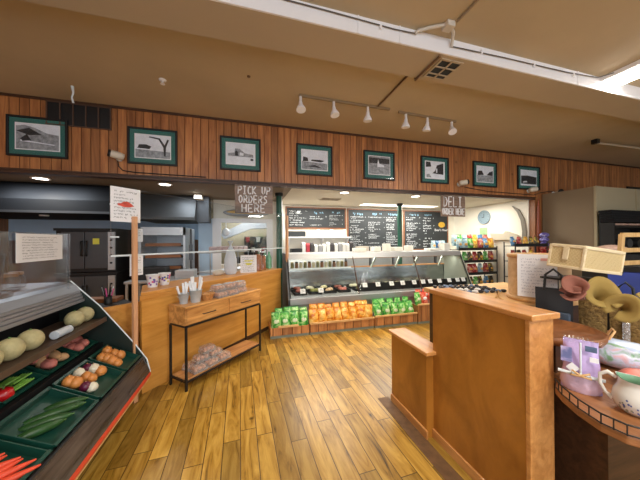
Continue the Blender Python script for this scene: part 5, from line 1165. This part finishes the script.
# floral quilted bag
B_flor = bagmat('floral_cloth', S(120, 160, 120), S(196, 196, 216), S(216, 150, 140))
t = thing('floral_bundle', 'shiny floral patterned bundle with pale blue top behind the white pitcher', 'bag', (2.08, .98, .801)); t.rotation_euler = (0, 0, face(2.08, .98))
part('bundle_body', MB().ell((0, 0, .07), (.20, .11, .07), n=28, lump=.08, seed=2), B_flor, t); part('blue_top', MB().ell((.02, .03, .115), (.17, .085, .035), n=24, lump=.1, seed=4), mat('pale_blue_satin', S(186, 200, 224), .25, var=.1, scale=12, bump=.5), t)
single('pink_bundle', MB().ell((1.86, .80, .85), (.07, .06, .05), n=18, lump=.1), mat('coral_cloth', S(222, 130, 116), .5, var=.1, scale=12), 'coral pink bundle at the right behind the white pitcher', 'bundle', (1.86, .80, .801))
# shopping bags and purses
M_seq = mat('gold_sequins', S(128, 100, 56), .32, metal=.7, var=.45, scale=70, bump=.8); M_seqs = mat('silver_sequins', S(206, 204, 196), .2, metal=.9, var=.4, scale=90, bump=.8)
def tote(name, lab, x, y, w_, h_, d_, m_, z=.801, handle=M_black, strip=None, hh=.12):
    t = thing(name, lab, 'bag', (x, y, z)); t.rotation_euler = (0, 0, face(x, y))
    b = MB(); a, c_ = w_/2, d_/2
    g = [[(sx_*a*(.92+.08*k/4)*1, sy_*c_*(1-.6*k/4), h_*k/4) for sx_, sy_ in ((-1, -1), (-.33, -1.1), (.33, -1.1), (1, -1), (1, 1), (.33, 1.1), (-.33, 1.1), (-1, 1), (-1, -1))] for k in range(5)]
    b.sheet(g, sm=False); b.add(g[0][:8], [tuple(range(8))]); part('bag_body', b, m_, t)
    part('handle', MB().tube([(-a*.5, -c_*.45, h_*.97), (-a*.42, -c_*.45, h_+hh*.7), (0, -c_*.45, h_+hh), (a*.42, -c_*.45, h_+hh*.7), (a*.5, -c_*.45, h_*.97)], .008, 8), handle, t)
    if strip: part('sequin_strip', MB().box(-a*.2, a*.25, -c_*1.12, -c_*1.02, .01, h_*.98), strip, t)
    return t
t = tote('black_purse', 'black purse with grey front pocket on the table behind the half wall', 2.10, 1.30, .2, .40, .1, M_blk, hh=.14)
part('front_pocket', MB().obox((0.02, -.062, .16), (.13, .02, .18)), mat('slate_leather', S(58, 70, 84), .45), t, bevel=.01)
tote('sequin_bag', 'gold sequin bag left of the silver-striped one', 2.32, 1.20, .14, .34, .07, M_seq, strip=None)
tote('sequin_bag', 'gold sequin bag with a silver stripe below the yellow felt flower', 2.44, 1.09, .15, .34, .07, M_seq, strip=M_seqs)
tote('grey_handbag', 'dark grey handbag with curved handle at the right end of the gift table', 2.62, .98, .22, .27, .1, mat('grey_leather', S(74, 64, 54), .4, var=.2, scale=10), handle=M_brownw)
# felt flower and pink scarf
M_felt = mat('mustard_felt', S(152, 126, 64), .85, var=.08, scale=20); M_rose = mat('rose_cloth', S(140, 88, 72), .85, var=.08, scale=20)
def curl(name, lab, cat, c_, petals, m_, ang):
    """cone-like curled felt sheets: (x, y, z, length, mouth radius, tilt forward, lean sideways, spin)"""
    t = thing(name, lab, cat, c_); t.rotation_euler = (0, 0, ang)
    for (ox, oy, oz, L_, R_, tf, ls, sp) in petals:
        MM = RY(ls)@RX(tf)@RZ(sp); g = []
        for i in range(10):
            v = i/9; row = []
            for j in range(29):
                a = (j/28-.5)*PI*1.85; rr = .014+(R_-.014)*v**1.6*(1+.12*math.sin(3*a+sp)*v)
                flare = .35*R_*max(0, v-.75)/.25
                row.append(MM@Vector((math.cos(a)*(rr+flare), math.sin(a)*(rr+flare), L_*v-flare*.4+.03*math.cos(a)*v*v))+Vector((ox, oy, oz)))
            g.append(row)
        part('petal', MB().sheet(g), m_, t, solid=.005)
    return t
curl('felt_flower', 'large mustard yellow felt flower of rolled petals lying over the sequin bags', 'flower', (2.20, 1.03, 1.15), [(-.09, 0, .0, .12, .07, .75, .55, 2.5), (.02, -.01, -.03, .09, .06, 1.25, .35, 1.2), (.09, .01, .0, .08, .045, .5, .9, .4)], M_felt, face(2.2, 1.04))
curl('rose_scarf', 'dusty rose rolled cloth left of the yellow felt flower', 'cloth', (1.99, 1.10, 1.18), [(.02, 0, .0, .12, .045, .5, -.35, 2.), (-.05, 0, .0, .07, .04, .8, .6, .5)], M_rose, face(2.0, 1.12))
# wicker basket on stand
t = thing('display_stand', 'dark stand holding up the pale wicker basket', 'stand', (2.24, 1.36, .801), world=True)
part('post', MB().tube([(2.26, 1.385, .801), (2.26, 1.385, 1.29)], .02, 8), M_blk, t); part('top_plate', MB().box(2.12, 2.38, 1.14, 1.40, 1.262, 1.275), M_blk, t)
t = thing('wicker_basket', 'tilted pale wicker box basket above the gift table', 'basket', (2.03, 1.1, 1.352)); t.rotation_euler = (.08, .12, -.03); t.scale = (.93, 1, 1.15)
def wick(name, c1, c2):
    q = NT(name); tc = q.n('ShaderNodeTexCoord'); br = q.n('ShaderNodeTexChecker', Scale=95.0); q.l(tc.outputs['Object'], br.inputs[0])
    nz = q.n('ShaderNodeTexNoise', Scale=40.0); q.l(tc.outputs['Object'], nz.inputs[0])
    br.inputs[1].default_value = c1; br.inputs[2].default_value = c2; q.l(br.outputs[0], q.b.inputs['Base Color']); q.b.inputs['Roughness'].default_value = .6
    bp = q.n('ShaderNodeBump', Strength=.5, Distance=.003); q.l(br.outputs[1], bp.inputs['Height']); q.l(bp.outputs[0], q.b.inputs['Normal']); return q.m
M_wk = wick('pale_wicker', S(218, 196, 146), S(204, 178, 126)); M_wf = wood('basket_frame', S(214, 192, 150), S(232, 216, 180), axis=0, scale=3)
part('woven_side', MB().box(.008, .38, .0, .006, .01, .125).box(.0, .006, .008, .19, .01, .125).box(.008, .38, .19, .196, .01, .125).box(.38, .386, .008, .19, .01, .125), M_wk, t)
b = MB()
for z in (.0, .12): b.box(-.006, .392, -.006, .01, z, z+.016).box(-.006, .392, .186, .202, z, z+.016).box(-.006, .01, .01, .186, z, z+.016).box(.376, .392, .01, .186, z, z+.016)
for x, y in ((-.006, -.006), (.376, -.006), (-.006, .186), (.376, .186)): b.box(x, x+.016, y, y+.016, .016, .12)
part('frame', b, M_wf, t, bevel=.003); part('lid', MB().box(.004, .382, .004, .192, .124, .139), M_wf, t); part('bottom', MB().box(.01, .376, .01, .186, .004, .01), M_wk, t)
part('clasp', MB().box(-.014, -.006, .08, .11, .05, .12), M_wf, t)
# blue bag on bench
t = thing('storage_bench', 'dark bench carrying the blue bag at the right', 'bench', (3.45, 1.45, 0), world=True); part('body', MB().box(3.1, 3.8, 1.2, 1.7, 0, .94), M_blk, t)
t = tote('blue_bag', 'bright blue cloth bag with white trim at the right edge', 3.42, 1.45, .36, .30, .2, mat('blue_cloth', S(34, 56, 140), .6, var=.15, scale=6), z=.941, hh=.06)
part('white_trim', MB().obox((.10, -.115, .18), (.05, .01, .14), RY(-.5)), M_paper, t)
